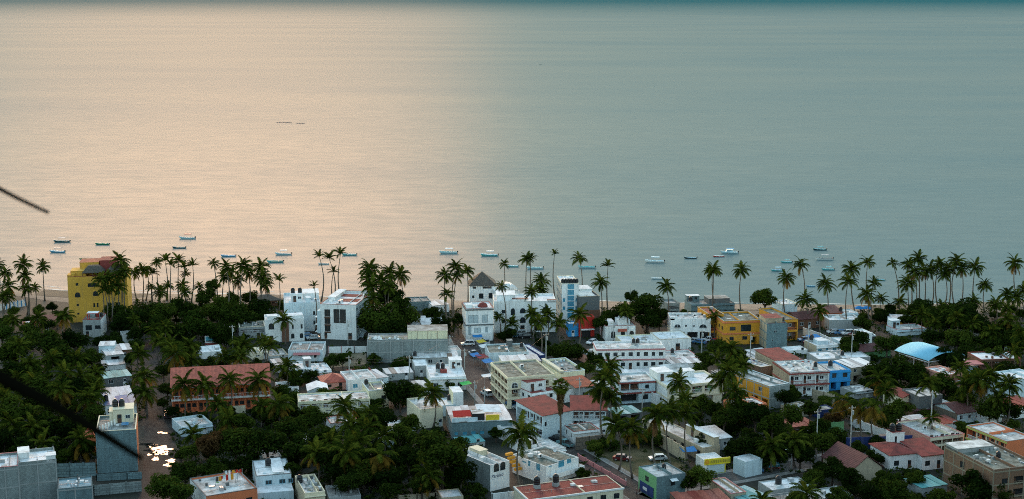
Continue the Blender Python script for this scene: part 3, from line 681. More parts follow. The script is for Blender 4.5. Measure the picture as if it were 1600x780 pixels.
for k in range(5): link('annex_pilaster',unit('annex_pilaster',TAN),bC8['e'],((.50+.495*k/4)*bC8['W']-.08,.03*8.5-.05,bC8['z']),0,(.16,.04,2.7))
e=link('rubble_heap',None,None,(bC8['P'].x,bC8['P'].y,0),bC8['ya']); tag(e,'white rubble heaped on the left half of the concrete hall','rubble'); m=MB(); r=random.Random(4)
for i in range(60):
    x,y,s_=r.uniform(.02,.44)*bC8['W'],r.uniform(.4,3.6),r.uniform(.25,.8); z=bC8['z']+.01+r.random()*.5; m.loft([[(x+s_*r.uniform(.7,1.1)*math.cos(t),y+s_*math.sin(t),z) for t in (0.3,1.8,3.4,4.9)],[(x+s_*.5*math.cos(t),y+s_*.5*math.sin(t),z+s_*r.uniform(.4,.9)) for t in (0.3,1.8,3.4,4.9)]],r.choice((WHITE,WHITE,GREY,TAN)))
link('rubble',m.mesh('rubble'),e)
bC8c=B('gable_shed','shed with two pitched white metal roofs behind the concrete hall',640,508,668,506,528,9,WHITE,SHEET,0,2,None,'blank',kind='gx',rise=1.6)
B('gable_shed','larger shed with pale pitched roof right of the twin roofed shed',662,511,694,508.5,530,10,PALEYEL,RWHITE,0,2,None,'blank',kind='gx',rise=1.6)
bC8d=B('thatched_house','open orange framed house with brown thatch roof behind the rubble',617,497,650,495,528,9,ORANGEY,THATCH,0,2,None,'gal',kind='gx',rise=1.8,gback=BROWN,rail=ORANGEY)
# --- low roofs between the shop and the street
B('white_roof_house','flat white roofed house just below the white shop',448,578,480,576,590,9,WHITE,RWHITE,.3,1)
B('white_cottage','flat white cottage behind the red hip roof',480,581,518,578,592,9,WHITE,RWHITE,.3,1)
bP=B('tiled_pavilion','pink roof pavilion under a red hipped tile roof',505,599,542,596,612,7,PINK,TILE,0,1,kind='hip',rise=1.7,fr=FRAMED)
B('low_white_house','low white house with blue window right of the red hip roof',544,594,588,590,614,10,WHITE,RDIRTY,.35,1,gl=GLASSB)
bq=B('blue_grey_house','pale blue house behind the pale yellow one',586,592,607,589,606,8,BLUEW,SHEET,kind='sheet',st=1); 
bt=B('pale_yellow_house','pale yellow house left of the round street tree',576,611,607,608.5,640,9,PALEYEL,RGREY,.5,2,2,[(3.4,2.2,1.3,1.1,'w'),(.5,.1,.9,2,'d')],fr=FRAMED)
tanks(bt,[(.15,.8)],'the pale yellow house',.4)
bM=B('cream_motel','long cream motel with white balustrade and open gallery',466,628,578,622.5,652,8,PALEYEL,RDIRTY,.3,2,None,'galtop',rail=FRAMEW,gback=PALEYEL)
B('gable_room','little blue grey house with white gable on the cream motel terrace',482,611,511,609.5,627,6,BLUEW,RWHITE,0,1,2,kind='gy',rise=1.0)
B('patched_house','low house with bright sheet roof left of the cream motel',430,572,452,570,584,7,WHITE,SHEET,kind='sheet',st=1)
# --- block by the main street
bS1=B('flat_white_house','wide flat white roofed house with red tank plinth by the main street',672,590,728,588,612,14,WHITE,RWHITE,.3,1,None,'win')
tanks(bS1,[(.28,.55),(.42,.55)],'the wide white roof by main street',.8,1.1)
m=MB(); m.box(.34*bS1['W'],.38*bS1['D'],bS1['z'],.52*bS1['W'],.48*bS1['D'],bS1['z']+.9,REDT); link('brick_plinth',m.mesh('brick_plinth'),bS1['e'])
bS2=B('shabby_house','grey house with messy white sheets in front of the concrete hall',646,560,716,558,574,9,GREY,SHEET,kind='sheet',st=1)
tanks(bS2,[(.04,.2),(.04,.8)],'the messy sheet roof by the concrete hall',.3)
B('grey_cabin','small grey cabin left of the wide flat white roof',648,572,670,571,590,8,GREY,RWHITE,.2,1)
B('low_row','low row of tin roofs left of the grey cabin',604,585,646,582,596,6,GREY,SHEET,kind='sheet',st=1)
bS3=B('white_cube','plain white cube house beside the main street',708,613.5,724,612.5,650,6,WHITE,RWHITE,.1,2,1,'blank',lw=PALEYEL)
bS4=B('market_house','cluttered pale blue house with row of windows and red awning by the street',706,661,800,656.5,688,13,CONCB,SHEET,.3,1,7,'win',kind='sheet',ww=1.1,wh=.8,fr=FRAMEB,gl=GLASSB,door=False)
m=MB(); W=bS4['W']; z=bS4['H']
m.loft([[(.5,.5,z+1.3),(5,.5,z+1.3),(5,.5,z+1.4),(.5,.5,z+1.4)],[(.5,3.2,z+2.1),(5,3.2,z+2.1),(5,3.2,z+2.2),(.5,3.2,z+2.2)]],REDP); link('red_awning',m.mesh('red_awning'),bS4['e'])
m=MB(); m.box(8.6,.3,z,12,.5,z+1.5,plain('yellow_tarp',(.70,.52,.02),.6)); link('yellow_tarp',m.mesh('yellow_tarp'),bS4['e'])
m=MB(); m.loft([[(7,3,z+1.6),(13,3,z+1.2),(13,3,z+1.3),(7,3,z+1.7)],[(7,8,z+2.2),(13,8,z+1.7),(13,8,z+1.8),(7,8,z+2.3)]],RWHITE); link('white_canopy',m.mesh('white_canopy'),bS4['e'])
m=MB(); m.box(0,.2,z,6.5,.4,z+1.1,BLUEW); m.box(5.2,.6,z,8.3,4,z+1.9,SHADEIN,top=RDIRTY); link('upper_stall',m.mesh('upper_stall'),bS4['e'])
bS5=B('cream_corner_house','cream walled house half hidden left of the cluttered blue house',656,640,692,636,672,11,CREAM,RDIRTY,.4,2,2,[(5,.1,1,2,'d')],'blank')
bS6=B('pale_blue_flat','small pale flat topped house below the plain white cube',690,634,712,632,652,7,BLUEW,RWHITE,.3,1)
tanks(bS6,[(.9,.7)],'the pale flat topped house below the white cube',.3)
# --- right of the main street
bF1=B('cream_balcony_house','cream three level corner house with balconies along the street',793,590,866,584.5,642,17,CREAM,RMOSS,.4,3,None,
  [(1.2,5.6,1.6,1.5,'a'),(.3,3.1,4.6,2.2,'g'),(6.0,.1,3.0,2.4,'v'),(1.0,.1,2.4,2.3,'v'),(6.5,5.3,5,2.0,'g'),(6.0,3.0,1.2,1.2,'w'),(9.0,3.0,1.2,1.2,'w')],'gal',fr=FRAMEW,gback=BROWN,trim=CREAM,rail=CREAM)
bF1b=B('arched_rear_house','cream rear house with arched windows under white sheets',786,567.5,846,565,588,8,CREAM,SHEET,kind='sheet',st=2,front='arch')
bF2=B('mossy_house','grey white house with mossy roof at the top of the street',764,551.5,826,549.5,573,11,BLUEW,RMOSS,.4,2,None,[(10,1.2,1.6,2.2,'a'),(6,.1,1,2,'d')],'blank'); room(bF2,.55,.68,.75,.95,1.8,DKGREY,RGREY,False); tanks(bF2,[(.9,.6)],'the mossy roof at the top of the street',.2)
bF2b=B('white_slab_house','broad white roof with blue front right of the mossy roof',827,557,854,554.5,568,15,NAVY,RWHITE,.25,1,None,'blank')
bF3=B('white_red_house','white two storey house with small red roofs beside the cream corner house',831,615,871,608.5,648,9,WHITE,RRED,.3,2,None,'win','win',fr=FRAMED)
room(bF3,.02,.75,.3,.95,2.4,WHITE,RRED)
bF4=B('white_gallery_house','white house with sloping red roof and open balcony at left',848,650,893,641.5,692,12,BLUEW,RRED,0,2,None,[(.6,3.6,.7,1.3,'w'),(4.5,.1,1,2,'d')],'gal',kind='mono',rise=1.0,rail=FRAMEW)
bF4b=B('red_roof_wing','red roofed wing with white posts right of the fan palm',893,641,947,641.5,671,9,BLUEW,RRED,0,2,None,'gal',kind='mono',rise=1.2,frame=FRAMEW,nocols=True)
bF5=B('cream_top_house','cream house with cluttered roof terrace beside the dark palms',876,582,914,578.5,606,15,PALEYEL,RGREY,.6,2,None,[(3.0,1.0,2.4,1.7,'w'),(6.6,1.0,.9,1.6,'a'),(1,.1,.9,2,'d')],fr=FRAMED); junk(bF5,'white and grey lumber on the cream terrace beside dark palms',26,11)
room(bF5,.0,.12,.0,1,.9,CREAM,CREAM,False); tanks(bF5,[(.15,.12)],'the cream terrace house beside the dark palms',.0)
bF6=B('grey_red_roof_house','grey house with orange red flat roof left of the dark palms',900,606,929,602.5,630,8,GREY,RTERRA,0,2,1,[(2,1.0,1.8,1.6,'w')],kind='mono',rise=.7)
B('pink_roof_row','low row with pink roof between cream corner house and orange roof',858,601,899,597.5,612,6,WHITE,RRED,.2,1)
B('white_low_wing','small white wing left of the grey house with orange roof',872,612,899,608,632,6,WHITE,RGREY,.3,1)
B('glass_front_hut','low hut with white framed glass front behind the dirt lot wall',896,675,936,670.5,694,6,WHITE,RMOSS,.2,1,6,'win',ww=1.0,wh=1.2,door=False,left='win')
B('dark_roof_house','low pale roof with dark edge below the red roofed wing',862,668,898,664,682,7,BLUEW,RWHITE,.2,1)
# --- white houses on the shore
bG1=B('thatched_villa','white villa with dark thatched pyramid roof on the shore',734,447,774,446.5,486,9,WHITE,THATCH,0,3,None,[(.8,4.3,.8,.9,'w'),(3.2,4.0,1.6,1.9,'w'),(6.6,4.0,1.6,2.0,'w'),(1.0,7.6,1.2,.7,'w'),(4.5,7.6,3.2,.8,'w')],kind='hip',rise=4.2,fr=FRAMED)
bG1b=B('white_villa','white villa with vaulted roof right of the thatched pyramid',775,457,812,455,490,9,WHITE,RWHITE,.4,2,None,[(.4,2.6,2.0,2.6,'w'),(4.6,3.6,2.2,1.2,'w'),(7.0,3.6,1.0,1.2,'a')],fr=FRAMED,cat='house')
m=MB(); W=bG1b['W']; rings=[]
for i in range(9):
    a=math.pi*i/8; rings.append([(W*.28+W*.34*(1-math.cos(a)),.6,bG1b['H']+2.2*math.sin(a)),(W*.28+W*.34*(1-math.cos(a)),7,bG1b['H']+2.2*math.sin(a)),(W*.28+W*.34*(1-math.cos(a)),7,bG1b['H']-.3),(W*.28+W*.34*(1-math.cos(a)),.6,bG1b['H']-.3)])
m.loft(rings,WHITE); link('vault',m.mesh('vault',True),bG1b['e'])
bG2=B('modern_house','modern white house with grey window frames below the thatched villa',728,483,771,481.5,534,10,WHITE,RWHITE,.3,2,None,[(.8,5.6,3.2,2.6,'w'),(5.2,5.6,1.8,2.6,'w'),(.7,1.8,1.0,2.8,'w'),(2.6,1.8,2.2,2.2,'w'),(6.2,1.8,.9,2.4,'w')],fr=DKGREY,gl=plain('pale_blind',(.42,.50,.52),.4),trim=DKGREY)
m=MB(); m.box(.2,2,bG2['z'],2.4,5,bG2['z']+1.2,WHITE); m.lathe([(1.6,0),(1.5,.6),(1.1,1.1),(.5,1.4),(0,1.5)],RRED,12,(6,4,bG2['z'])); link('roof_dome',m.mesh('roof_dome'),bG2['e'])
m=MB(); m.box(1.6,-1.6,0,8.4,-.05,2.4,WHITE); link('garden_wall',m.mesh('garden_wall'),bG2['e'])
bG3=B('white_apartments','broad white apartment house with dark arched windows between palms',772,471,869,470,522,12,WHITE,RWHITE,.6,3,None,
 [(2.5,6.4,1.2,1.2,'w'),(5.6,5.8,1.1,2.2,'a'),(8.6,6.4,1.6,1.6,'a'),(11.5,6.2,2.0,2.0,'a'),(15.8,6.2,2.4,2.2,'a'),(8.6,3.2,1.6,1.8,'a'),(11.5,3.0,2.4,2.0,'a'),(15.8,3.0,2.4,2.0,'a'),(2.5,3.2,1.0,1.2,'w'),(5.6,3.2,1.2,1.2,'w'),(8.6,.2,1.4,2.2,'d'),(13,.2,2.4,2.2,'v')],fr=FRAMED,cat='building')
room(bG3,.05,.35,.3,.9,1.8,WHITE,RWHITE,False); room(bG3,.30,.55,.1,.3,.8,WHITE,TILED,False); room(bG3,.86,1.0,.0,.12,.7,WHITE,TILED,False)
bG4=B('blue_glass_hotel','white hotel tower with blue glass strip and row of tanks',878,444,904.5,443.5,511,14,WHITE,RWHITE,.3,5,None,
 [(1.9,2.5+1.95*k,2.2,1.75,'w') for k in range(6)]+[(.35,8.0,.8,1.2,'w'),(.35,5.2,.8,1.2,'w'),(4.6,8,.6,1.2,'w'),(4.6,5.2,.6,1.2,'w')],'win',fr=FRAMEB,gl=GLASSB,cat='hotel',lw=GREY)
tanks(bG4,[(.08+.168*k,.12) for k in range(6)],'the hotel tower with blue glass',.35,1.0)
bG4b=B('grey_brown_building','grey and brown building with white roof right of the blue glass hotel',905,464,937,462.5,513,14,DKGREY,RWHITE,.6,3,None,'blank',cat='building'); m=MB(); m.box(-.1,-.16,0,bG4b['W']+.1,-.02,5.6,BROWN); link('brown_cladding',m.mesh('brown_cladding'),bG4b['e']); room(bG4b,.3,.9,.5,.95,1.6,WHITE,RWHITE,False)
m=MB()
for k in range(5): m.box(.1*bG4b['W'],(.1+.07*k)*bG4b['D'],bG4b['z']+.05,.8*bG4b['W'],(.14+.07*k)*bG4b['D'],bG4b['z']+.7+.12*k,WHITE)
link('roof_louvres',m.mesh('roof_louvres'),bG4b['e'])
bG5=B('red_shop','bright red shop front below the blue glass hotel',905,496,929,495,528,4,REDP,RRED,.3,2,None,'blank'); m=MB(); m.box(.4,-1.2,2.4,bG5['W']-.2,-.02,2.65,WHITE); link('canopy',m.mesh('canopy'),bG5['e']); link('doorway',unit('doorway',SHADEIN),bG5['e'],(.8,-.05,.02),0,(3.0,.04,2.3))  # dark slab painted as the shade of a doorway, no opening cut
B('blue_kiosk','small blue and white kiosk left of the red shop',888,506,904,505.5,527,4,BLUE,RWHITE,.3,1)
bG6=B('little_chapel','little white chapel with stepped top and three arched openings',946,510,993,508.5,534,9,WHITE,RWHITE,.5,1,None,[(2.0,1.0,1.1,2.0,'a'),(5.2,1.0,1.1,2.0,'a'),(8.0,1.0,1.2,2.0,'a')],fr=FRAMED,cat='chapel')
room(bG6,.12,.30,.15,.6,1.6,WHITE,RWHITE,False); room(bG6,.45,.85,.2,.7,1.9,WHITE,RWHITE,False); room(bG6,.55,.75,.25,.6,2.4,WHITE,RWHITE,False); m=MB(); m.loft([[(4,-.9,3.1),(7,-.9,3.1),(7,-.9,3.22),(4,-.9,3.22)],[(4,-.02,3.7),(7,-.02,3.7),(7,-.02,3.85),(4,-.02,3.85)]],TILE); link('tiled_porch',m.mesh('tiled_porch'),bG6['e'])
bG7=B('white_arch_house','broad white house with two wide arched windows over a dark garage',1048,498,1111,498,533,9,WHITE,RDIRTY,.5,2,None,[(1.2,3.9,2.0,1.3,'a'),(9.2,3.9,2.4,1.3,'a'),(4.6,4.3,.7,.7,'w'),(7.0,4.3,.8,.6,'w'),(.6,.05,4,2.6,'v'),(5.4,.05,3.4,2.6,'v'),(9.4,.05,3.2,2.6,'v')],fr=FRAMEW)
junk(bG7,'odd boxes and a low shelter on the white arched house roof',14,21); room(bG7,.0,.1,.0,.1,.9,WHITE,WHITE,False)
B('ruined_tower','ruined grey concrete frame behind the white arched house',1042,474,1062,473,502,7,CONC,RGREY,.6,3,2,'gal',fr=FRAMED,gback=SHADEIN,rail=GREY)
bG8=B('grey_beach_building','long grey beach building behind the yellow house',1080,476,1148,473.5,493,8,CONCB,RGREY,.3,2,7,'win',fr=FRAMED); room(bG8,.42,.9,.1,.8,1.8,DKGREY,RGREY,False); tanks(bG8,[(.06,.5)],'the long grey beach building',.6,1.2)
B('beach_shed','grey flat shed on the beach right of the big palm clump',640,472,673,470.5,487,8,CONCB,RGREY,.3,1,None,'blank'); B('beach_cabin','low white roofed cabin by the beach behind the sheds',676,478,702,476,490,7,WHITE,SHEET,kind='sheet',st=1); B('beach_restaurant','low dark roofed beach restaurant left of the white hotel wing',393,472,440,469,482,8,BROWN,THATCH,0,1,None,'gal',kind='hip',rise=1.5)
# --- yellow building group
bY1=B('yellow_hotel','orange yellow two storey building with dark windows and weedy roof',1131,502,1189,500,541,13,ORANGEY,RMOSS,.5,2,None,[(2.0,4.6,1.9,1.2,'w'),(5.6,4.2,3.4,2.2,'w'),(2.0,1.4,1.4,1.2,'w'),(6.2,1.5,1.6,1.2,'w'),(9.0,.1,2.0,2.3,'v')],'win',fr=FRAMED,trim=ORANGE,cat='building')
B('yellow_wing','narrow orange wing with dark balconies left of the yellow building',1109,492,1131,491,532,12,ORANGEY,RTERRA,.3,3,2,'gal',gback=BROWN,rail=ORANGE)
bY1c=B('yellow_block','orange yellow rear block behind the bare concrete tower',1226,500,1247,498.5,534,18,ORANGEY,RMOSS,.5,2,None,'gal',gback=BROWN,rail=ORANGE)
bY2=B('concrete_tower','bare stained concrete stair tower with rusty red top',1199,506,1230,505,548,9,CONCB,RRED,.2,3,1,[(2.2,5.2,1.0,.8,'w'),(1.6,2.4,.5,.7,'w')],'blank',lw=TANB,frame=CONCB); room(bY2,.0,.85,.2,.9,1.4,TANB,RRED,False); tanks(bY2,[(.92,.3)],'the bare concrete stair tower',.2)  # tan side and bluish front put warm light and shade into the colour
# --- pink trimmed motel block
bH1=B('pink_trim_motel','white two storey motel with pink floor bands',932,545,1039,543.5,580,9,WHITE,RDIRTY,.35,2,9,'win',trim=PINKT,fr=FRAMED,ww=1.25,wh=1.2); tanks(bH1,[(.58,.6),(.64,.6)],'the pink banded motel',.6)
m=MB(); W=bH1['W']; m.box(.62*W,-.02,bH1['H'],.98*W,.2,bH1['H']+.9,WHITE); m.loft([[(.45*W,-.1,bH1['H']),(.6*W,-.1,bH1['H']),(.6*W,.1,bH1['H']),(.45*W,.1,bH1['H'])],[(.51*W,-.1,bH1['H']+.9),(.54*W,-.1,bH1['H']+.9),(.54*W,.1,bH1['H']+.9),(.51*W,.1,bH1['H']+.9)]],WHITE); link('pediment',m.mesh('pediment'),bH1['e'])
bH2=B('yellow_band_house','house with bright white roof and yellow band behind the pink motel',972,534.5,1031,532,548,9,PALEYEL,RWHITE,.3,1,None,'blank',lw=CREAM)
bH3=B('white_yard_building','plain white building with one doorway right of the yellow band roof',1031,531,1080,528.5,550,10,WHITE,RWHITE,.4,1,None,[(5.2,.06,1.4,2.2,'d')],fr=FRAMED)
bH4=B('white_courtyard_house','low white courtyard roof below the plain white building',1040,562,1093,559,573,10,WHITE,RDIRTY,.35,1); tanks(bH4,[(.42,.7)],'the low white courtyard roof',.5)
bH5=B('pale_blue_house','pale blue two storey house with brown open galleries',968,597,1024,594,633,9,BLUEW,RDIRTY,.4,2,None,[(.4,3.6,5.0,2.2,'g'),(.4,.1,5.0,2.4,'v'),(7.2,3.9,1.1,1.1,'w'),(6.6,.9,1.5,1.4,'w')],trim=REDT,fr=FRAMED,gback=BROWN,rail=WOODD)
B('sheet_roof_row','row of white and teal roof sheets behind the pale blue house',962,588,1028,584,600,5.5,WHITE,SHEET,kind='sheet',st=1); B('green_roof_hut','hut with dull green roof patch behind the pale blue house',985,592,1012,590,602,5,GREENP,SHEETT,kind='sheet',st=1)
bH6=B('white_arcade_hotel','white hotel block with deep arched balconies behind a palm',1043,604,1130,596,640,12,CREAM,RWHITE,.4,2,None,[(3.6,3.6,2.9,2.2,'g'),(7.3,3.6,2.9,2.2,'g'),(11.0,3.6,2.6,2.2,'g'),(.6,3.6,2.2,2.2,'g'),(3.6,.1,2.9,2.4,'v'),(7.3,.1,2.9,2.4,'v'),(11,.1,2.6,2.4,'v')],lw=WHITE,trim=CREAM,gback=GREENP,cat='hotel'); room(bH6,.0,.28,.55,1.0,2.4,WHITE,RWHITE); room(bH6,.5,.72,.7,.95,1.6,WHITE,RWHITE,False)  # left face whiter than the front: side light put into the colour
B('stepped_gable_house','white house with low gable behind the arcade hotel',1036,584,1080,580,601,8,WHITE,RDIRTY,0,1,None,'win',kind='gx',rise=1.4)
B('low_white_roof','long low white roof below the courtyard roof',1050,570,1098,567,580,7,WHITE,SHEET,kind='sheet',st=1)
# --- right centre
bI1=B('yellow_shop_row','long white roofed building with yellow shop side and grey end wall',1203,604,1233,597,642,16,CONC,RDIRTY,.2,2,None,'blank','shop',yaw=30,frame=GREY,lw=ORANGEY)
bI2=B('red_band_motel','white motel with dark red bands and red doors',1234,583,1296,580,622,13,WHITE,RDIRTY,.3,2,None,'gal',lw=TANB,trim=REDT,gback=WHITE,rail=REDT,frame=WHITE,nocols=True); junk(bI2,'dark boxes and white tubs on the red banded motel',16,31,[WHITE,FRAMED,REDT,BLUEW]); tanks(bI2,[(.78,.3)],'the red banded motel roof',.7)
bI2b=B('tan_block_house','tan block house with rusty red roof behind the red banded motel',1216,566,1252,562.5,594,13,TANB,RRED,.0,2,None,'blank',kind='mono',rise=.5,frame=TAN); rebar(bI2b,4)
bI2c=B('brick_side_house','narrow brick house with white roof behind the yellow shop row',1189,574,1207,571,594,12,BRICK,RDIRTY,.2,2,1,'blank',lw=BRICK); junk(bI2c,'blue barrels and boxes on the narrow brick house roof',10,5,[BLUEW,NAVY,WHITE])
bI3=B('blue_house','bright blue two storey house right of the red banded motel',1296.5,579.5,1329,577.5,612,10,BLUE,RDIRTY,.5,2,2,[(.8,3.6,1.3,1.6,'w'),(4.0,3.6,1.4,1.6,'w'),(.5,.1,1.6,2.2,'v'),(3.4,.1,2.0,2.2,'v')],trim=BLUE,fr=FRAMED); tanks(bI3,[(.4,.5)],'the bright blue house',.5,1.15)
bI4=B('wide_white_roof_house','wide low house with clean white roof behind the blue house',1279,561.5,1360,557.5,575,9,GREY,RWHITE,.25,1,None,'blank'); tanks(bI4,[(.55,.4)],'the wide clean white roof',.2)
bI5=B('white_roof_room','small white house with tan side above the wide white roof',1276,540.5,1310,538,555,8,WHITE,RWHITE,.5,1,3,'win',lw=TAN,gl=GLASSB); room(bI5,.3,.75,.4,.9,1.0,BLUEW,RWHITE,False); tanks(bI5,[(.28,.9)],'the small white house with tan side',.6,1.2)
B('tan_workshop','tan walled workshop with striped sheet roof right of the blue house',1330,575,1369,570.5,602,8,TAN,SHEET,kind='sheet',st=2,front='shop',lw=TAN)
bI7=B('grey_hall','long grey flat hall beneath the beach palms',1296,500.5,1345,499.5,518,8,GREY,RWHITE,.4,1,None,'blank')
B('red_beach_house','low red roofed beach house beside a white tank wall',1296,490,1316,489,503,7,ORANGE,TILED,0,1,kind='mono',rise=1.2); bI7c=B('white_beach_house','small white beach house under tall palms with tank on roof',1316,490,1341,488.5,502,6,BLUEW,RWHITE,.3,1); tanks(bI7c,[(.05,.3)],'the small white beach house',.9)
B('dark_red_roof_house','long dark red roofed house under the palms right of yellow rear block',1247,500,1284,497,515,9,BROWN,TILED,0,1,kind='gx',rise=1.6); B('shore_house','pale blue beach house behind the round tree',1222,476,1246,474.5,494,8,BLUEW,RWHITE,.3,1,None,'blank')
wallrun('white_wall','long white sloping wall running down from the yellow rear block',[(1254,524),(1280,533),(1312,548)],2.6,WHITE)
B('roadside_roof','low white roofs beside the bare concrete tower',1180,556,1216,553,564,7,WHITE,SHEET,kind='sheet',st=1); B('market_roof','narrow white roof strip right of the concrete tower',1232,548,1262,546,555,5,WHITE,RWHITE,.2,1); B('patched_yard_roof','low patched roof left of the narrow brick house',1162,566,1188,563,575,7,BLUEW,SHEET,kind='sheet',st=1)
# blue barrel roof over the sports court
cb0=at(1451,564,6.0); e=link('court_roof',None,None,(cb0.x,cb0.y,0),0); tag(e,'big bright blue arched roof over the sports court','roof'); SKYB=plain('blue_roof_membrane',(.22,.52,.68),.85,0,.1); ax=Vector((-.46,.89,0)).normalized(); pe=Vector((ax.y,-ax.x,0)); r1=[]; m=MB()
for i in range(15):
    t=i/14; q=pe*(14*t); zz=6+1.7*math.sin(math.pi*t)**.8; k=q+ax*14; r1.append([(q.x,q.y,zz),(k.x,k.y,zz),(k.x,k.y,zz-.1),(q.x,q.y,zz-.1)])
m.loft(r1,SKYB); link('arched_roof',m.mesh('arched_roof',True),e)
for a_ in (.1,6,11.8):
    for b_ in (.1,11.8): q=ax*a_+pe*b_; link('post',unit('post',STEEL),e,(q.x-.12,q.y-.12,0),0,(.24,.24,6.0))
m=MB(); q=ax*12; m.bar((0,0,5.5),(q.x,q.y,5.5),.1,STEEL); q=pe*12; m.bar((0,0,5.6),(q.x,q.y,5.6),.1,STEEL); link('truss',m.mesh('truss'),e)
FOOT.append((cb0.x,cb0.y,math.atan2(pe.y,pe.x),12,12))
B('beach_stall','row of beach stalls with orange light painted on walls under white roofs',1388,499,1426,500.5,510,7,ORANGEY,SHEET,kind='sheet',st=1,front='shop'); B('teal_shop_row','low pale teal shops right of the beach stalls',1402,516,1448,513,526,7,BLUEW,RDIRTY,.3,1); B('green_gable_shed','green gabled shed with brown roof above the tan workshop',1346,551,1392,546,562,7,GREENP,TILED,0,1,None,'blank',kind='gx',rise=1.5)  # beach stalls: their warm light is put into the wall colour
bI12=B('brown_gallery_house','brown gallery house with pale roof at the right under palms',1533,562.5,1596,560.5,588,9,BROWN,RWHITE,.2,2,None,'gal',gback=BROWN,rail=WOODD); junk(bI12,'dark tanks and boxes on the brown gallery house',9,6,[FRAMED,STEEL,WHITE]); m=MB(); m.box(-6.5,-2,bI12['H']-.9,0,2.5,bI12['H']-.7,PINKT); link('canopy_slab',m.mesh('canopy_slab'),bI12['e'])
bI13=B('salmon_house','salmon pink two storey house behind palms at right',1479,586,1504,582.5,620,9,PINK,RWHITE,.4,2,2,'galtop',trim=PINK,fr=FRAMEW); B('white_edge_house','pale white house cut by the right edge',1578,595,1630,588,635,9,BLUEW,RWHITE,.4,2,3,'win',fr=FRAMED)
B('cream_gable_house','cream gable house with small round window by dark trees',1411,622,1434,619.5,645,9,CREAM,RRED,0,2,1,[(2.6,4.2,.6,.6,'w')],kind='gy',rise=1.0); bI15=B('dark_grey_house','dark grey flat house right of the cream gable',1436,620,1473,616.5,652,8,DKGREY,RDIRTY,.3,2,None,'blank'); B('red_shed','low house with terracotta roof below the cream gable',1427,643,1458,639,653,6,BROWN,TILED,0,1,kind='mono',rise=1.0)
bI16=B('white_red_roof_cottage','white cottage with dark red roof and stone side wall',1496,647,1536,641,664,9,BLUEW,TILED,0,1,None,'win',kind='gx',rise=1.6,lw=STONE); bI17=B('tin_roof_yard','untidy tin roofs above the pink motel',1424,670,1470,665,679,9,GREY,SHEET,kind='sheet',st=1); B('red_tin_house','small house with red sheet roof behind the pink motel',1468,664,1500,660,674,6,WHITE,SHEETR,kind='sheet',st=1)
B('maroon_roof_house','house with bright maroon roof cut by the right edge',1586,638,1625,632,656,8,WHITE,SHEETR,kind='sheet',st=1)
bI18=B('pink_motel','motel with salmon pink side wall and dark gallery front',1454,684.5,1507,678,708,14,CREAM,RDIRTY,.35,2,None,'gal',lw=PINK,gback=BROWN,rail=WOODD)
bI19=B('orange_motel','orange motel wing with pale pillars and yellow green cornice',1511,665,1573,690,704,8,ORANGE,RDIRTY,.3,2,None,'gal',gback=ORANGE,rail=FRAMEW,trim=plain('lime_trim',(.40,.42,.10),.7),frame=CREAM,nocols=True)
bI20=B('brick_building','three storey unfinished brick building at bottom right',1553,734,1625,726,803,18,BRICK,RMOSS,.5,3,None,[(2.2,5.4,1.4,1.6,'w'),(2.0,2.4,1.8,1.5,'w'),(5.2,5.2,4,2.0,'g'),(5.2,2.2,4,2.2,'g')],[(6.0,6.0,1.6,1.5,'w')],frame=FRAMET,fr=FRAMED,gback=SHADEIN,rail=WOOD,cat='building',lw=BRICK); junk(bI20,'grey tubs and timber on the brick building roof',24,9,[WHITE,GREY,DKGREY,STEEL]); tanks(bI20,[(.6,.45)],'the unfinished brick building',.0); room(bI20,.0,.8,.72,.98,.9,GREY,RDIRTY,False)
bI21=B('white_tiled_house','white house with dark red roof and white tank tower',1391,712,1433,708,737,9,WHITE,RRED,0,1,2,'win',kind='hip',rise=1.0,fr=FRAMED)
bt=bI21; p=W2(bt,.85,.9,0)
e=link('tank_tower',None,None,p,bt['ya']); tag(e,'small white tower carrying two tanks beside the dark red roof','tower'); m=MB(); m.box(-1.6,-1.4,0,1.6,1.4,6.6,WHITE); m.box(-1.75,-1.55,6.6,1.75,1.55,6.75,WHITE,top=RRED); link('tower_wall',m.mesh('tower_wall'),e); link('slit_window',unit('slit_window',GLASS),e,(-.9,-1.45,4.0),0,(.5,.04,1.8))
for i,dx in enumerate((-.85,.85)):
    c,s=math.cos(bt['ya']),math.sin(bt['ya']); e=link('water_tank',None,None,(p.x+c*dx,p.y+s*dx,6.75)); tag(e,('left' if i==0 else 'right')+' one of two black tanks on the small white tower','water tank','water tanks on the roofs'); link('tank_body',tank_mesh(),e,(0,0,0),0,(1.3,)*3)
B('white_red_wing','white wing with dark red roof between tank tower and brick building',1441,713,1477,709,737,9,WHITE,RRED,0,1,2,'win',kind='mono',rise=1.0,fr=FRAMED)
bI22=B('brick_red_gable_house','house with steep brick red gable roof near the bottom right',1330,737,1378,730,757,11,TAN,TILED,0,1,None,'blank',kind='gy',rise=3.2); B('teal_sheet_shed','low shed with striped pale teal sheets at bottom right',1440,763,1480,757,780,6,GREY,SHEETT,kind='sheet',st=1,front='blank')
bI24=B('white_flat_house','low house with bright white roof below the side street',1206,766,1269,758,782,6,GREY,RWHITE,.2,1,None,'blank'); tanks(bI24,[(.33,.5)],'the bright white roof below the side street',.3,1.3)
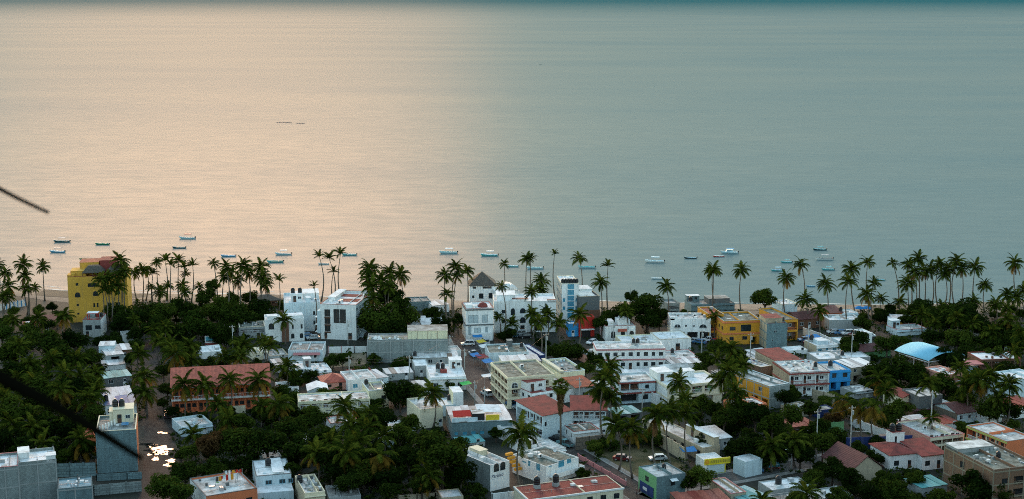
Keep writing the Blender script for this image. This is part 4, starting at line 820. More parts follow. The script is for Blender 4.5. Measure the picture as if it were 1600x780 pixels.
B('white_hut','white roofed hut left of the bright white roof by the side street',1142,772,1166,769,792,10,TAN,RWHITE,.25,1,None,'blank'); B('teal_glass_roof','pale teal sloping roof at the bottom edge',1168,786,1204,776,800,8,GREY,SHEETT,kind='sheet',st=1); B('rusty_roof_hut','rusty brown roof at the bottom edge below the yellow sign',1062,787,1140,780,805,6,BROWN,SHEETR,kind='sheet',st=1); B('grey_shed','grey shed roof with loose white sheets at the bottom edge',1225,790,1290,782,806,7,GREY,RGREY,.2,1,None,'blank')
bI25=B('green_house','small house with green side and grey roof by the side street corner',1026,746,1071,739,786,8,CONCB,RDIRTY,.25,2,2,[(3.6,3.0,1.1,1.3,'w')],[(3,3.2,1.6,1.2,'w'),(4.6,.1,1.2,2,'d')],lw=GREENP,fr=FRAMED); tanks(bI25,[(.6,.55)],'the small green sided house',.2,.9)
bI26=B('yellow_sign_shop','small shop with wide yellow sign beside the side street',1104,722,1134,719,743,6,WHITE,RWHITE,.2,1,None,'blank',lw=WHITE)
bI27=B('grey_cottage','grey cottage with pale blue roof behind the yellow sign shop',1113,687,1141,683.5,706,8,GREY,RWHITE,0,1,2,'win',kind='mono',rise=.6);
bI28=B('row_house','long narrow pale roofed row house on the right side of the dirt lot',1003,655,1098,700,676,5,TAN,RDIRTY,.25,1,None,'win',fr=FRAMED)
B('blue_wall_booth','blue and white booth beside the yellow sign shop',1146,714,1165,722,740,5,BLUEW,RWHITE,.2,1,None,'blank',lw=BLUEW)
B('navy_shed','dark navy box shed beside the tan steps',1283,641,1304,638.5,657,4,NAVY,RGREY,.2,1,None,'blank'); B('maroon_tarp_house','low house under a dark maroon roof amid trees',1238,668,1277,664,679,6,BROWN,SHEETR,kind='sheet',st=1)
wallrun('court_wall','dark navy wall of the small sports court',[(1322,704),(1425,700)],3.2,NAVY); wallrun('green_fence','dark green screen fence beside the small sports court',[(1270,690),(1318,684)],4.2,GREENP); wallrun('step_wall','pale stepped block wall below the red banded motel',[(1268,628),(1303,637)],3.6,TANB); wallrun('white_garden_wall','white garden wall behind the small sports court',[(1328,665),(1395,690)],2.2,WHITE); wallrun('lot_wall','brown stone wall at the back of the dirt lot',[(900,704),(960,697),(1018,690)],3.2,STONE); wallrun('lot_side_wall','tan wall on the right side of the dirt lot',[(1018,690),(1070,722)],3.4,TAN); wallrun('pink_ramp_wall','long pink wall beside the red terrace',[(902,716),(978,760)],1.1,PINKT)
# --- bottom centre
bE1=B('arched_clinic','white house with two arched windows and blue lettering',766,727,796,719.5,771,13,WHITE,RDIRTY,.4,2,None,[(1.1,4.3,1.2,1.8,'a'),(2.9,4.3,1.2,1.8,'a')],'blank',lw=CONC,fr=FRAMED); room(bE1,.45,.85,.55,.85,1.2,CREAM,CREAM,False)
bE2=B('white_blue_window_house','white house with blue windows and mossy roof at bottom centre',853,729,904,714.5,760,11.5,WHITE,RMOSS,.3,2,None,[(1.0,4.0,.9,.25,'w'),(3.8,3.2,1.8,1.6,'w'),(6.4,3.6,1.4,1.1,'w')],[(3.4,3.4,1.3,.35,'w'),(5.4,3.0,.8,1.3,'w'),(8.2,2.8,1.3,1.6,'w')],lw=WHITE,fr=FRAMEB,gl=GLASSB); m=MB(); m.box(1.0,-1.6,1.6,bE2['W']+.4,-.02,1.9,WHITE); m.box(1.0,-1.6,1.9,bE2['W']+.4,-1.45,2.7,WHITE); m.box(bE2['W']+.25,-1.45,1.9,bE2['W']+.4,-.02,2.7,WHITE); link('balcony',m.mesh('balcony'),bE2['e'])
m=MB()
for k in range(5): m.box(-1.9,11.2-.8*k,4.4-.7*k,-.05,12.0-.8*k,4.9-.7*k,ORANGEY)
link('yellow_stair',m.mesh('yellow_stair'),bE2['e'])
B('rear_white_house','white flat house with dirty roof behind the blue window house',836,709,884,700,726,8,WHITE,RDIRTY,.3,1); B('side_white_roof','low white roof right behind the lone palm at bottom centre',820,700,862,692,712,7,WHITE,RDIRTY,.2,1)
bE3=B('red_terrace_house','cream house under a wide weathered red flat roof at bottom',826,781,974,762,806,9,CREAM,RRED,.12,1,None,'win',trim=WHITE,fr=FRAMED,stepped=False); tanks(bE3,[(.20,.72),(.40,.72)],'the wide red flat roof',.9,1.25)
B('slatted_shed','pale timber slatted shed at the bottom edge left of the arched clinic',690,778,724,775,794,5,TAN,RWHITE,.2,1,None,'blank'); wallrun('slat_fence','pale slatted timber fence along the bottom edge',[(622,787),(708,780)],1.8,TAN,.1)
wallrun('white_gate_wall','white garden wall in front of the arched clinic',[(768,784),(820,778)],1.8,WHITE); B('tin_roof_strip','narrow tin roof strip left of the lone palm at bottom',718,694,758,690,702,5,GREY,SHEETT,kind='sheet',st=1)
# --- bottom left of centre
bD1=B('laundry_house','orange red house with white laundry on its roof terrace',322,776,402,763,806,13,ORANGE,RDIRTY,.35,1,None,'win',fr=FRAMED,lw=WHITE,stepped=False); bD2=B('pale_blue_terrace_house','pale blue house with white roof slabs and roof tank',400,744.5,455,740,778,11,BLUEW,RWHITE,.2,2,None,[(5,2.5,1.4,1.0,'w'),(2,2.5,1.4,1.0,'w'),(7,2.5,1.0,1.0,'w')],fr=FRAMEB); m=MB(); m.box(-.4,-4.5,0,bD2['W'],-.02,2.3,BLUEW,top=RWHITE); link('porch',m.mesh('porch'),bD2['e']); tanks(bD2,[(.42,.6)],'the pale blue terrace house',.3,1.2); room(bD2,.5,.8,.05,.95,.5,WHITE,RWHITE,False)
bD3=B('rubble_roof_house','cream house with rubble strewn roof beside the pale blue house',476,771,508,767.5,804,12,CREAM,RDIRTY,.6,1,None,'win',lw=TAN,fr=FRAMED); junk(bD3,'dusty rubble and a drum on the cream house roof',22,13,[WHITE,GREY,TAN,DKGREY]); tanks(bD3,[(.12,.75)],'the rubble strewn roof',.0,1.2); B('grey_bottom_roof','grey flat roof at the bottom edge beside the palms',514,778,564,774,796,8,GREY,RGREY,.2,1,None,'blank')
B('blue_tarp_hut','little blue hut hidden among trees at centre left',600,690,640,686,702,6,BLUEW,SHEETB,kind='sheet',st=1); B('hidden_white_house','pale house half hidden behind palms below the cream motel',516,662,560,658,676,6,WHITE,RDIRTY,.3,1)
# --- smaller houses that fill the gaps
B('white_strip_roof','long low white roof below the billboard',316,551,353,547,562,8,WHITE,RWHITE,.25,1,None,'blank')
B('cream_wall_house','small cream house between palms left of the white shop',396,552,421,549,564,7,CREAM,RDIRTY,.3,1); B('grey_flat_shed','grey flat shed just left of the white shop',422,557,450,554.5,567,8,GREY,RGREY,.25,1)
B('red_wall_shed','low dark red shed above the low white house',546,584,583,581,592,5,REDT,RRED,.2,1,None,'blank'); B('lean_to','little white lean-to right of the round street tree',652,607,673,605,619,7,WHITE,SHEET,kind='sheet',st=1)
B('cyan_booth','small pale cyan booth below the long sloping wall',1311,533,1325,532,548,5,BLUEW,RWHITE,.2,1); B('white_gate_house','narrow white gate house beside the olive green tree',1350,521,1363,520,547,6,WHITE,RWHITE,.3,2,1)
B('hidden_pale_house','pale house glimpsed through the palms at right edge',1570,526,1594,523,551,7,BLUEW,RWHITE,.3,2); B('hidden_orange_lit_house','house painted in orange light glimpsed through dark trees at centre right',1150,636,1198,630,664,7,ORANGE,RDIRTY,.3,2,None,'shop',fr=FRAMEW)  # glimpsed house: orange light on the facade is painted as wall colour
B('brown_shack','brown shack with tin roof beside the blue shack',184,548,206,546,563,7,BROWN,SHEET,kind='sheet',st=1); B('white_lean_to','white sheet lean-to just below the small grey hut',160,572,196,569,580,6,WHITE,SHEET,kind='sheet',st=1,front='blank')
B('tan_roof_hut','tan hut with pale roof under the court side palms',1395,660,1422,656,672,6,TAN,RDIRTY,.2,1); B('white_row_end','white end house right of the brown gallery house',1560,600,1580,597,622,6,WHITE,RDIRTY,.3,1)
B('blue_grey_row','low blue grey row behind the salmon house',1500,574,1530,571,588,7,BLUEW,SHEET,kind='sheet',st=1); B('pale_hut','pale hut below the salmon house',1472,636,1496,632,650,6,WHITE,RDIRTY,.3,1)
B('white_low_barn','long white low barn between arcade hotel and shop row',1130,590,1166,586,602,7,WHITE,SHEET,kind='sheet',st=1); B('grey_yard_house','grey yard house above the orange lit glimpsed house',1098,618,1124,615,632,6,GREY,RDIRTY,.3,1)
B('courtyard_annex','white annex right of the pale blue gallery house',1026,617,1042,615,634,6,WHITE,RDIRTY,.3,1); B('small_pink_house','small pink house above the cream terrace house',918,556,944,553,570,7,PINK,RDIRTY,.3,1)
B('back_lane_house','white back lane house below the red roofed wing',936,668,962,663,684,6,WHITE,RDIRTY,.3,1); B('alley_white_house','white alley house right of the cluttered blue house',800,676,826,671,696,7,WHITE,RDIRTY,.3,1)
B('garden_cottage','small white cottage in the bushes left of the cream motel',440,607,467,604,619,7,WHITE,RDIRTY,.3,1); B('shade_house','grey white house under the trees right of the cream motel',610,669,649,665,684,6,WHITE,RDIRTY,.3,1)
B('white_palm_house','white house behind the tall dark palms',926,606,962,602,624,7,WHITE,RDIRTY,.3,1); B('dark_tarp_garage','low dark roofed garage below the pale blue gallery house',962,649,1003,644,661,6,DKGREY,SHEETT,kind='sheet',st=1,front='shop')
B('white_corner_hut','white hut left of the white barn',1084,589,1109,586,602,6,WHITE,RDIRTY,.3,1); B('tan_shop','tan shop below the red banded motel',1240,641,1270,637,654,6,TAN,RDIRTY,.3,1,None,'shop'); B('grey_side_house','grey house below the tan workshop',1334,613,1364,609,625,6,GREY,RDIRTY,.3,1)
B('tin_clutter_house','tin roofed house left of the pink motel',1396,692,1424,688,704,6,GREY,SHEET,kind='sheet',st=1); B('bottom_roof_house','dirty white roof at the bottom edge left of the red gable',1288,779,1332,773,794,6,GREY,RDIRTY,.25,1,None,'blank')
B('white_porch_house','white house with porch below the wide clean white roof',1300,556,1330,553,564,5,WHITE,SHEET,kind='sheet',st=1); B('alley_tin_house','low tin house between cream house and white red house',846,598,872,595,610,6,WHITE,SHEET,kind='sheet',st=1)
B('street_end_house','white house at the left of the street top',702,548,720,547,564,6,WHITE,RDIRTY,.3,1); B('yard_kitchen','small white kitchen behind the shabby sheets',650,552,672,551,563,5,WHITE,RDIRTY,.3,1)
B('block_hut','grey block hut beside the laundry house',412,716,440,713,728,6,CONC,RGREY,.3,1); B('grove_hut','pale hut deep in the bottom grove',470,690,498,686,702,6,WHITE,RDIRTY,.3,1)
B('pale_shop','pale shop right of the maroon roofed house',1278,683,1306,680,694,5,BLUEW,SHEET,kind='sheet',st=1); B('white_lane_house','white lane house right of the white cottage with stone side',1540,650,1566,646,664,7,WHITE,RDIRTY,.3,1)
# ---------------------------------------------------------------- palms
def frond_mesh(el,droop,L,mat,seed,nleaf=15,hang=.55,wl=.85):
    r=random.Random(seed); m=MB(); n=7; p=Vector((0,0,0)); a=el; pts=[p.copy()]; ang=[a]
    for i in range(n):
        a-=droop/n*(.5+1.0*i/n); p=p+Vector((math.cos(a),0,math.sin(a)))*(L/n); pts.append(p.copy()); ang.append(a)
    rings=[]
    for i,q in enumerate(pts):
        w=.055*(1-i/(n+1))+.008; rings.append([q+Vector((0,-w,0)),q+Vector((0,0,w)),q+Vector((0,w,0))])
    m.loft(rings,mat,caps=False)
    for k in range(nleaf):
        t=.10+.90*(k+.5)/nleaf; f=t*n; i=min(int(f),n-1); q=pts[i].lerp(pts[i+1],f-i); aa=ang[i+1]
        d=Vector((math.cos(aa),0,math.sin(aa))); ll=wl*(math.sin(math.pi*(t*.80+.17))**.7)*r.uniform(.85,1.1)
        for s in (-1,1):
            out=Vector((0,s,0))*.82+d*.55; out.normalize(); dn=Vector((0,0,-1))
            e1=q+out*(ll*.5)+dn*(ll*.12*hang); e2=q+out*(ll*.92)+dn*(ll*(.45+r.uniform(-.1,.15))*hang*1.3)+d*.1
            w=d*(.095+.03*r.random())
            m.quad([q-w,q+w,e1+w*.95,e1-w*.95],mat); m.quad([e1-w*.95,e1+w*.95,e2+w*.25,e2-w*.25],mat)
    return m.mesh('frond')
FR={}
def frond(kind,v):
    k=(kind,v)
    if k not in FR:
        el,dr,mat,hang={'u':(80,55,LEAF_P,.5),'a':(60,85,LEAF_P,.7),'b':(36,85,LEAF_P,.8),'c':(12,75,LEAF_P,.9),'l':(-18,52,LEAF_P,1.0),'y':(-10,62,LEAF_Y,1.0),'h':(-42,38,LEAF_Y,1.0),'x':(-62,22,LEAF_D,.9)}[kind]
        FR[k]=frond_mesh(R(el+6*v-6),R(dr+8*v),3.7,mat,ord(kind)*7+v,15,hang)
    return FR[k]
STY={'f':'uuuaaaaaabbbbbbbbcccccccllll','t':'uuuaaaaaabbbbbbbcccccl','n':'uuuuuaaaaabb','y':'uuaaaaaabbbbbbcccccyyyyhhh','d':'uuaaaaaabbbbbbbccccccllhhhx','o':'aaaabbbyyyyyyyhhhh','g':'uuaaaaaabbbbbbbccccc'}
LOOK={'f':'full coconut palm','t':'slim coconut palm','n':'thin upswept palm','y':'yellowing coconut palm','d':'dry skirted palm','o':'orange fronded palm','g':'young green palm'}
NUT=plain('coconut',(.10,.09,.03),.6)
def nut_mesh():
    if 'nut' not in CACHE:
        m=MB()
        for i in range(7):
            a=i*.9; m.lathe([(0,-.13),(.10,-.07),(.13,0),(.10,.08),(0,.13)],NUT,6,(.3*math.cos(a),.3*math.sin(a),-.35-.12*(i%3)))
        CACHE['nut']=m.mesh('coconuts',True)
    return CACHE['nut']
def palm(cx,cy,bx,by,style,sc,label,group,seed):
    r=random.Random(seed); sc*=r.uniform(.86,1.14); b=at(bx,by); b.z=land_z(b.x,b.y); t=at_depth(cx,cy,b.y+r.uniform(-.6,.6))
    e=link('coconut_palm',None,None,b); tag(e,label,'palm',group)
    top=t-b; m=MB(); rings=[]; n=7; H=top.z; r0=.20+.006*H; r1=.10
    bow=Vector((r.uniform(-.08,.08)*H,r.uniform(-.05,.05)*H,0))
    for i in range(n+1):
        q=i/n; c=Vector((top.x*q**1.4,top.y*q**1.4,top.z*q))+bow*math.sin(math.pi*q); rr=r0*(1.35 if i==0 else 1)*(1-q)+r1*q
        rings.append([(c.x+rr*math.cos(a),c.y+rr*math.sin(a),c.z) for a in [2*math.pi*k/7 for k in range(7)]])
    m.loft(rings,BARK); link('trunk',m.mesh('trunk',True),e)
    seq=STY[style]; a0=r.uniform(0,6.28)
    for i,k in enumerate(seq):
        s=(sc if sc<1 else 1+(sc-1)*.6)*r.uniform(.80,1.12); az=a0+i*2.39996+r.uniform(-.25,.25)
        link('frond',frond(k,r.randrange(3)),e,top+Vector((0,0,.02*i*-1)),(R(r.uniform(-12,12)),R(r.uniform(-6,6)),az),(s,s,s))
    if style!='n': link('coconut_bunch',nut_mesh(),e,top,r.uniform(0,6),(sc,)*3)
PSEED=100
def palms(group,where,L):
    """L: (crown x, crown y, foot x, foot y, style, scale) in photograph pixels"""
    global PSEED
    L=sorted(L,key=lambda a:a[0]); cnt={}
    for a in L: cnt[a[4]]=cnt.get(a[4],0)+1
    seen={}
    for a in L:
        i=seen.get(a[4],0); seen[a[4]]=i+1; PSEED+=1; k=cnt[a[4]]
        lab=nthof(i,k,LOOK[a[4]],where)
        palm(*a[:4],a[4],a[5],lab,group,PSEED)
palms('palms on the left beach','on the beach left of the yellow block',[(36,413,43,492,'f',1.1),(38,430,46,493,'d',.95),(67,416,70,470,'f',.95),(41,450,44,496,'f',.9),(54,449,56,482,'t',.85),(8,427,6,490,'f',1.05),(14,446,14,496,'d',1.0),(-4,414,-6,478,'f',1.0),(8,462,4,505,'f',1.0)])
palms('palms around the yellow block','beside the right end of the yellow block',[(188,407,190,500,'f',1.1),(185,430,184,505,'d',1.05),(157,437,161,512,'t',.9),(185,447,180,512,'f',.9),(168,434,170,510,'f',.95),(174,448,175,514,'d',.9),(196,424,197,505,'f',.95),(163,452,165,514,'t',.85)])
palms('palms left of the white hotels on the beach','in the beach row right of the yellow block',[(211,425,214,470,'d',.85),(222,421,222,476,'f',.85),(229,420,228,470,'d',.8),(239,428,238,470,'n',.85),(245,410,250,474,'t',.85),(258,408,260,470,'n',.95),(267,414,266,485,'n',.9),(279,406,279,470,'t',.85),(288,418,282,474,'n',.95),(290,428,291,472,'t',.7),(301,415,299,472,'n',.95),(236,448,238,486,'t',.75),(251,455,252,490,'f',.85),(262,447,263,484,'t',.75),(285,446,286,480,'f',.85),(290,455,290,490,'f',.8),(311,447,311,476,'f',.7)])
palms('tall palms before the white hotels','in the tall clump above the dark grove',[(334,411,340,476,'t',.75),(353,416,352,500,'f',1.0),(350,431,347,488,'f',.9),(380,414,379,505,'f',1.1),(371,436,372,490,'d',1.1),(388,424,389,490,'d',1.0),(408,416,410,490,'f',1.05),(411,432,412,496,'f',1.1),(416,444,414,500,'d',.9),(436,438,433,500,'n',.8),(362,424,364,480,'d',.9)])
palms('thin palms behind the white hotel','standing behind the white hotels',[(491,447,493,520,'n',.75),(499,401,502,470,'n',.9),(514.5,404,521,478,'n',1.0),(521,425,522,478,'n',.95),(532,397,533,474,'n',.95)])
palms('palm clump right of the white hotel','in the big clump right of the white hotel',[(578,420,577,510,'f',1.35),(576,434,578,515,'d',1.2),(609,426,606,510,'f',1.2),(626,428,622,505,'d',1.15),(581,448,585,520,'f',1.25),(583,466,587,530,'y',1.15),(608,448,610,520,'f',1.1),(597,437,598,515,'f',1.1)])
palms('palms beside the modern house','left of the thatched villa',[(695,429,700,512,'f',1.0),(712,416,709,508,'f',1.05),(714,430,712,510,'d',.9),(698,459,702,520,'t',.95),(730,424,731,480,'t',.95)])
palms('palms among the white villas','among the white villas at the centre shore',[(788,412,791,478,'t',.75),(784,447,786,530,'t',.85),(823,405,823,478,'t',.9),(829,404,827,478,'n',.9),(866.5,397,868,470,'n',.85),(905.5,404,906,472,'t',.95),(846,438,847,486,'f',1.1),(830,455,830,520,'f',.85),(845,452,846,500,'f',.95),(800,505,801,530,'g',1.0),(779,495,780,528,'g',.95),(841,502,845,560,'f',1.1),(856,490,857,530,'f',1.0),(873,506,874,535,'g',1.1),(831,490,832,530,'f',.9),(905,491,903,548,'y',1.15),(938,440,940,498,'f',1.15),(950,416,950,492,'n',.9)])
palms('palms between chapel and yellow building','between the little chapel and the yellow building',[(1041,447,1040,508,'f',1.1),(1004,472,1004,512,'y',.9),(978,486,978,530,'f',1.0),(1115,420,1112,492,'f',1.1),(1113,424,1119,490,'t',.95),(1159,421,1159,496,'f',1.0),(1115,494,1116,530,'y',.95)])
palms('palms on the right beach','on the beach behind the grey hall',[(1228,433,1227,494,'d',1.15),(1251,412,1253,480,'d',1.15),(1290,443,1293,496,'f',1.2),(1258,467,1260,510,'f',1.15),(1280,484,1281,520,'d',1.1),(1330,420,1337,496,'f',1.1),(1325,440,1325,516,'t',1.15),(1356,410,1360,484,'t',1.0),(1365,442,1364,498,'t',1.1),(1354,459,1356,500,'d',1.15),(1376,467,1376,488,'g',.95),(1395,411,1403,480,'t',.85)])
palms('dense palm row on the right beach','in the dense dark row on the right beach',[(1420,413,1424,484,'f',1.1),(1435,404,1436,480,'f',1.05),(1418,442,1420,492,'f',1.25),(1406,472,1407,490,'g',1.2),(1444,423,1444,482,'d',1.1),(1454,420,1455,480,'f',1.1),(1468,413,1466,482,'f',1.1),(1483,419,1482,482,'d',1.05),(1495,408,1493,486,'f',1.15),(1503,418,1500,486,'d',1.05),(1524,416,1521,486,'f',1.15),(1539,445,1538,488,'f',1.1),(1430,425,1431,484,'d',1.1),(1476,428,1474,484,'f',1.0),(1586,410,1592,478,'d',1.2),(1599,452,1600,490,'f',1.0),(1574,461,1575,492,'f',.95),(1590,464,1591,494,'f',1.0),(1521,470,1522,500,'f',1.05),(1556,475,1557,505,'f',1.0),(1574,482,1575,515,'y',1.1)])
palms('palms in the dark grove at right','in the dark grove above the blue court roof',[(1495,496,1496,540,'f',1.15),(1472,478,1473,515,'f',1.0),(1440,492,1441,525,'f',1.05),(1548,518,1549,560,'f',1.15),(1575,500,1576,550,'y',1.1),(1520,505,1521,545,'f',1.05),(1598,520,1599,570,'f',1.1),(1585,548,1586,590,'f',1.1),(1460,505,1461,540,'f',.9)])
palms('palms behind the orange hotel','between the orange hotel and the white shop',[(443,499,446,540,'t',1.1),(379,540,381,585,'f',1.45),(376,556,378,596,'y',1.2),(411,533,413,580,'t',1.0),(422,540,422,590,'t',1.05),(447,573,447,604,'f',1.35),(350,556,352,592,'f',1.0)])
palms('palms in front of the orange hotel','in front of the orange hotel',[(288,600,289,655,'y',1.3),(319,600,320,656,'f',1.15),(358,593,358,652,'y',1.3),(403,591,402,648,'y',1.3),(435,630,436,672,'y',1.35),(408,634,409,668,'f',1.1),(340,630,341,668,'f',1.1),(358,656,360,690,'y',1.25),(302,678,304,710,'f',1.15)])
palms('palms in the left forest','in the forest on the left edge',[(100,494,102,545,'y',1.3),(20,500,22,540,'f',1.1),(59,497,60,540,'f',1.1),(100,582,102,640,'y',1.45),(95,608,97,665,'y',1.5),(126,590,128,640,'f',1.3),(149,582,150,625,'f',1.15),(45,568,47,620,'f',1.3),(54,594,56,645,'y',1.3),(27,594,28,640,'f',1.3),(138,622,140,665,'y',1.3),(18,662,20,710,'f',1.4),(53,668,55,712,'f',1.3),(67,694,68,730,'y',1.3),(126,687,128,730,'y',1.4),(80,560,82,610,'f',1.2),(120,560,121,600,'f',1.1),(150,610,151,650,'f',1.1),(5,620,7,670,'f',1.3),(72,640,73,690,'f',1.2),(98,655,99,700,'f',1.2),(30,540,32,590,'f',1.1)])
palms('palms along the mud street','around the upper end of the mud street',[(224,587,228,640,'y',1.5),(266,539,267,590,'f',1.3),(274,552,276,605,'y',1.4),(294,540,295,580,'f',1.25),(248,532,249,570,'f',1.15),(217,552,218,590,'f',1.1),(240,515,241,548,'f',1.0),(300,562,301,598,'f',1.15),(210,500,211,530,'f',.9),(258,510,259,545,'f',.9),(226,612,230,650,'y',1.2)])
palms('palms in the bottom grove','in the grove left of the big dark tree',[(494,707,496,760,'y',1.4),(540,707,541,765,'y',1.5),(592,711,594,768,'o',1.5),(548,664,550,710,'f',1.4),(580,646,581,690,'y',1.25),(538,634,540,680,'y',1.4),(515,690,516,735,'f',1.2),(560,690,561,735,'f',1.2),(669,742,670,785,'y',1.35),(575,668,576,710,'f',1.1),(600,680,601,720,'f',1.0)])
palms('lone palms by the main street','beside the main street',[(675,613,677,668,'y',1.35),(814,677,812,765,'f',1.6)])
palms('palms around the dirt lot','around the dirt lot at bottom centre',[(945,590,942,692,'f',1.4),(953,572,951,650,'d',1.35),(938,612,938,680,'f',1.25),(955,620,957,690,'f',1.15),(987,668,988,748,'y',1.5),(962,663,967,735,'f',1.3),(1026,647,1028,745,'d',1.35),(1046,641,1050,735,'f',1.2),(1073,645,1075,730,'f',1.25),(1062,597,1061,668,'f',1.25),(1070,625,1071,690,'f',1.0)])
palms('palms at the middle right','in the dark garden below the arcade hotel',[(1143,544,1144,600,'d',1.3),(1139,580,1141,660,'f',1.5),(1126,592,1128,655,'f',1.3),(1149,612,1150,680,'f',1.35),(1205,696,1206,738,'f',1.4),(1241,688,1242,730,'f',1.3),(1160,570,1161,620,'f',1.1),(1120,560,1121,600,'g',1.1)])
palms('orange tinted palms by the court','beside the small sports court',[(1318,624,1320,680,'o',1.4),(1344,634,1346,690,'o',1.5),(1366,635,1367,698,'o',1.5),(1376,592,1378,650,'y',1.55),(1385,610,1386,660,'f',1.2)])
palms('palms among the houses at lower right','among the houses at lower right',[(1452,598,1453,668,'f',1.4),(1511,600,1512,655,'f',1.35),(1532,592,1534,660,'y',1.45),(1548,588,1549,655,'f',1.4),(1576,600,1572,670,'f',1.6),(1456,653,1457,690,'g',.8),(1560,622,1561,670,'f',1.2),(1500,575,1501,620,'f',1.1),(1190,782,1191,800,'g',1.1),(1260,770,1261,800,'g',1.3)])
# fan palm with a long dry skirt
b=at(876,700); t=at_depth(876,603,b.y); e=link('fan_palm',None,None,b); tag(e,'tall fan palm with round head and long dry skirt','palm'); H=t.z
m=MB(); m.bar((0,0,0),(t.x-b.x,0,H),.26,BARK,.2,8); link('trunk',m.mesh('trunk',True),e)
m=MB(); r=random.Random(5)
for i in range(170):
    a=r.uniform(0,6.28); z0=H-1-r.random()**1.2*5.5; k=max(.2,1-(H-z0)/7.5); rr=.35+1.0*k
    d=Vector((math.cos(a),math.sin(a),0)); s=Vector((-d.y,d.x,0))*.22; p=d*.2+Vector((t.x-b.x,0,z0+.8)); q=d*rr+Vector((t.x-b.x,0,z0-.9)); m.quad([p-s*.4,p+s*.4,q+s,q-s],LEAF_D)
link('dry_skirt',m.mesh('dry_skirt'),e)
fm=MB()
for i in range(9):
    a=-1.15+2.3*i/8; w=.10; d=Vector((math.cos(a),math.sin(a),0)); s=Vector((-d.y,d.x,0))*w; p=Vector((.9,0,0)); q=p+d*.6+Vector((0,0,.05)); q2=p+d*1.1+Vector((0,0,-.2)); fm.quad([p,q-s,q2,q+s],LEAF_P)
fm.bar((0,0,0),(.9,0,0),.03,LEAF_P,n=4); fanm=fm.mesh('fan_leaf')
for i in range(34): link('fan_leaf',fanm,e,(t.x-b.x,0,H),(R(r.uniform(-25,25)),R(70-r.random()*0-i*3.6),i*2.4),(1.3,)*3)
# ---------------------------------------------------------------- broad-leaved trees and shrubs
def crown_mesh(seed,n,mat,fl=1.0):
    r=random.Random(seed); m=MB(); lobes=[]
    for i in range(15):
        d=Vector((r.gauss(0,1),r.gauss(0,1),r.gauss(0,.8))).normalized(); k=r.uniform(.35,.72); lobes.append((Vector((d.x*k,d.y*k,d.z*k*fl*.85)),r.uniform(.26,.44)))
    lobes.append((Vector((0,0,0)),.55))
    for i in range(n):
        c,rad=lobes[i%len(lobes)]; d=Vector((r.gauss(0,1),r.gauss(0,1),r.gauss(0,1)+.25)).normalized(); p=c+d*rad*(r.random()**.28)
        s=r.uniform(.035,.075); nn=(d+Vector((r.gauss(0,.5),r.gauss(0,.5),r.gauss(0,.5)))).normalized(); a=nn.orthogonal().normalized(); b_=nn.cross(a); t=r.uniform(0,6.28); u=a*math.cos(t)+b_*math.sin(t); v=nn.cross(u)
        m.quad([p-u*s*1.35,p-v*s*.7+nn*s*.15,p+u*s*1.35,p+v*s*.7+nn*s*.15],mat)
    return m.mesh('crown')
CR={'t':[crown_mesh(i,3600,LEAF_T) for i in range(5)],'g':[crown_mesh(20+i,3200,LEAF_G) for i in range(3)],'r':[crown_mesh(40+i,3000,leaf('reddish_leaf',(.03,.018,.010),(.06,.035,.016),(.10,.06,.02))) for i in range(2)]}
TRM={}
def limb_mesh(v):
    if v not in TRM:
        r=random.Random(v+300); m=MB(); m.bar((0,0,0),(.02,.03,.62),.075,BARKT,.05,7)
        for i in range(5):
            a=i*1.26+r.random(); m.bar((.02,.03,.5+.03*i),(.45*math.cos(a),.45*math.sin(a),.95+.3*r.random()),.035,BARKT,.012,5)
        TRM[v]=m.mesh('trunk')
    return TRM[v]
def tree(p,rad,cz,kind,label,group,seed,name='broadleaf_tree',flat=.8):
    r=random.Random(seed); e=link(name,None,None,p,r.uniform(0,6.28)); tag(e,label,'tree' if name!='shrub' else 'shrub',group)
    link('trunk',limb_mesh(seed%4),e,(0,0,0),0,(rad*.9,rad*.9,max(.4,cz)))
    L=CR[kind]; link('crown',L[r.randrange(len(L))],e,(0,0,cz),(R(r.uniform(-8,8)),R(r.uniform(-8,8)),r.uniform(0,6)),(rad,rad,rad*flat))
TLOOK={'t':'dark tree','g':'lighter green tree','r':'reddish tree'}
TS=500
def trees(group,where,L):
    """L: (crown x, crown y, radius px, foot y, kind)"""
    global TS
    L=sorted(L,key=lambda a:a[0]); cnt={}; seen={}
    for a in L: cnt[a[4]]=cnt.get(a[4],0)+1
    for a in L:
        i=seen.get(a[4],0); seen[a[4]]=i+1; TS+=1; k=cnt[a[4]]
        b=at(a[0],a[3]); b.z=max(-.5,land_z(b.x,b.y)); c=at_depth(a[0],a[1],b.y); rad=1.08*a[2]*b.y/FPX
        tree(b,rad,max(rad*.55,c.z-b.z),a[4],nthof(i,k,TLOOK[a[4]],where),group,TS)
trees('trees of the dark grove by the beach','in the grove between yellow block and white hotels',[(180,482,22,510,'t'),(205,492,28,520,'t'),(232,484,26,510,'t'),(258,490,28,516,'t'),(290,482,28,508,'t'),(322,462,20,492,'t'),(340,484,28,512,'t'),(372,492,30,520,'t'),(402,484,26,510,'t'),(428,494,22,516,'t'),(412,498,18,515,'g'),(240,512,24,535,'t'),(275,515,26,540,'t'),(310,512,28,538,'g'),(345,515,26,540,'t'),(300,496,22,520,'g'),(335,446,14,480,'t'),(215,520,18,540,'t'),(190,510,20,532,'t'),(390,462,16,485,'t'),(446,478,14,496,'t'),(360,470,18,492,'t'),(462,540,10,552,'t')])
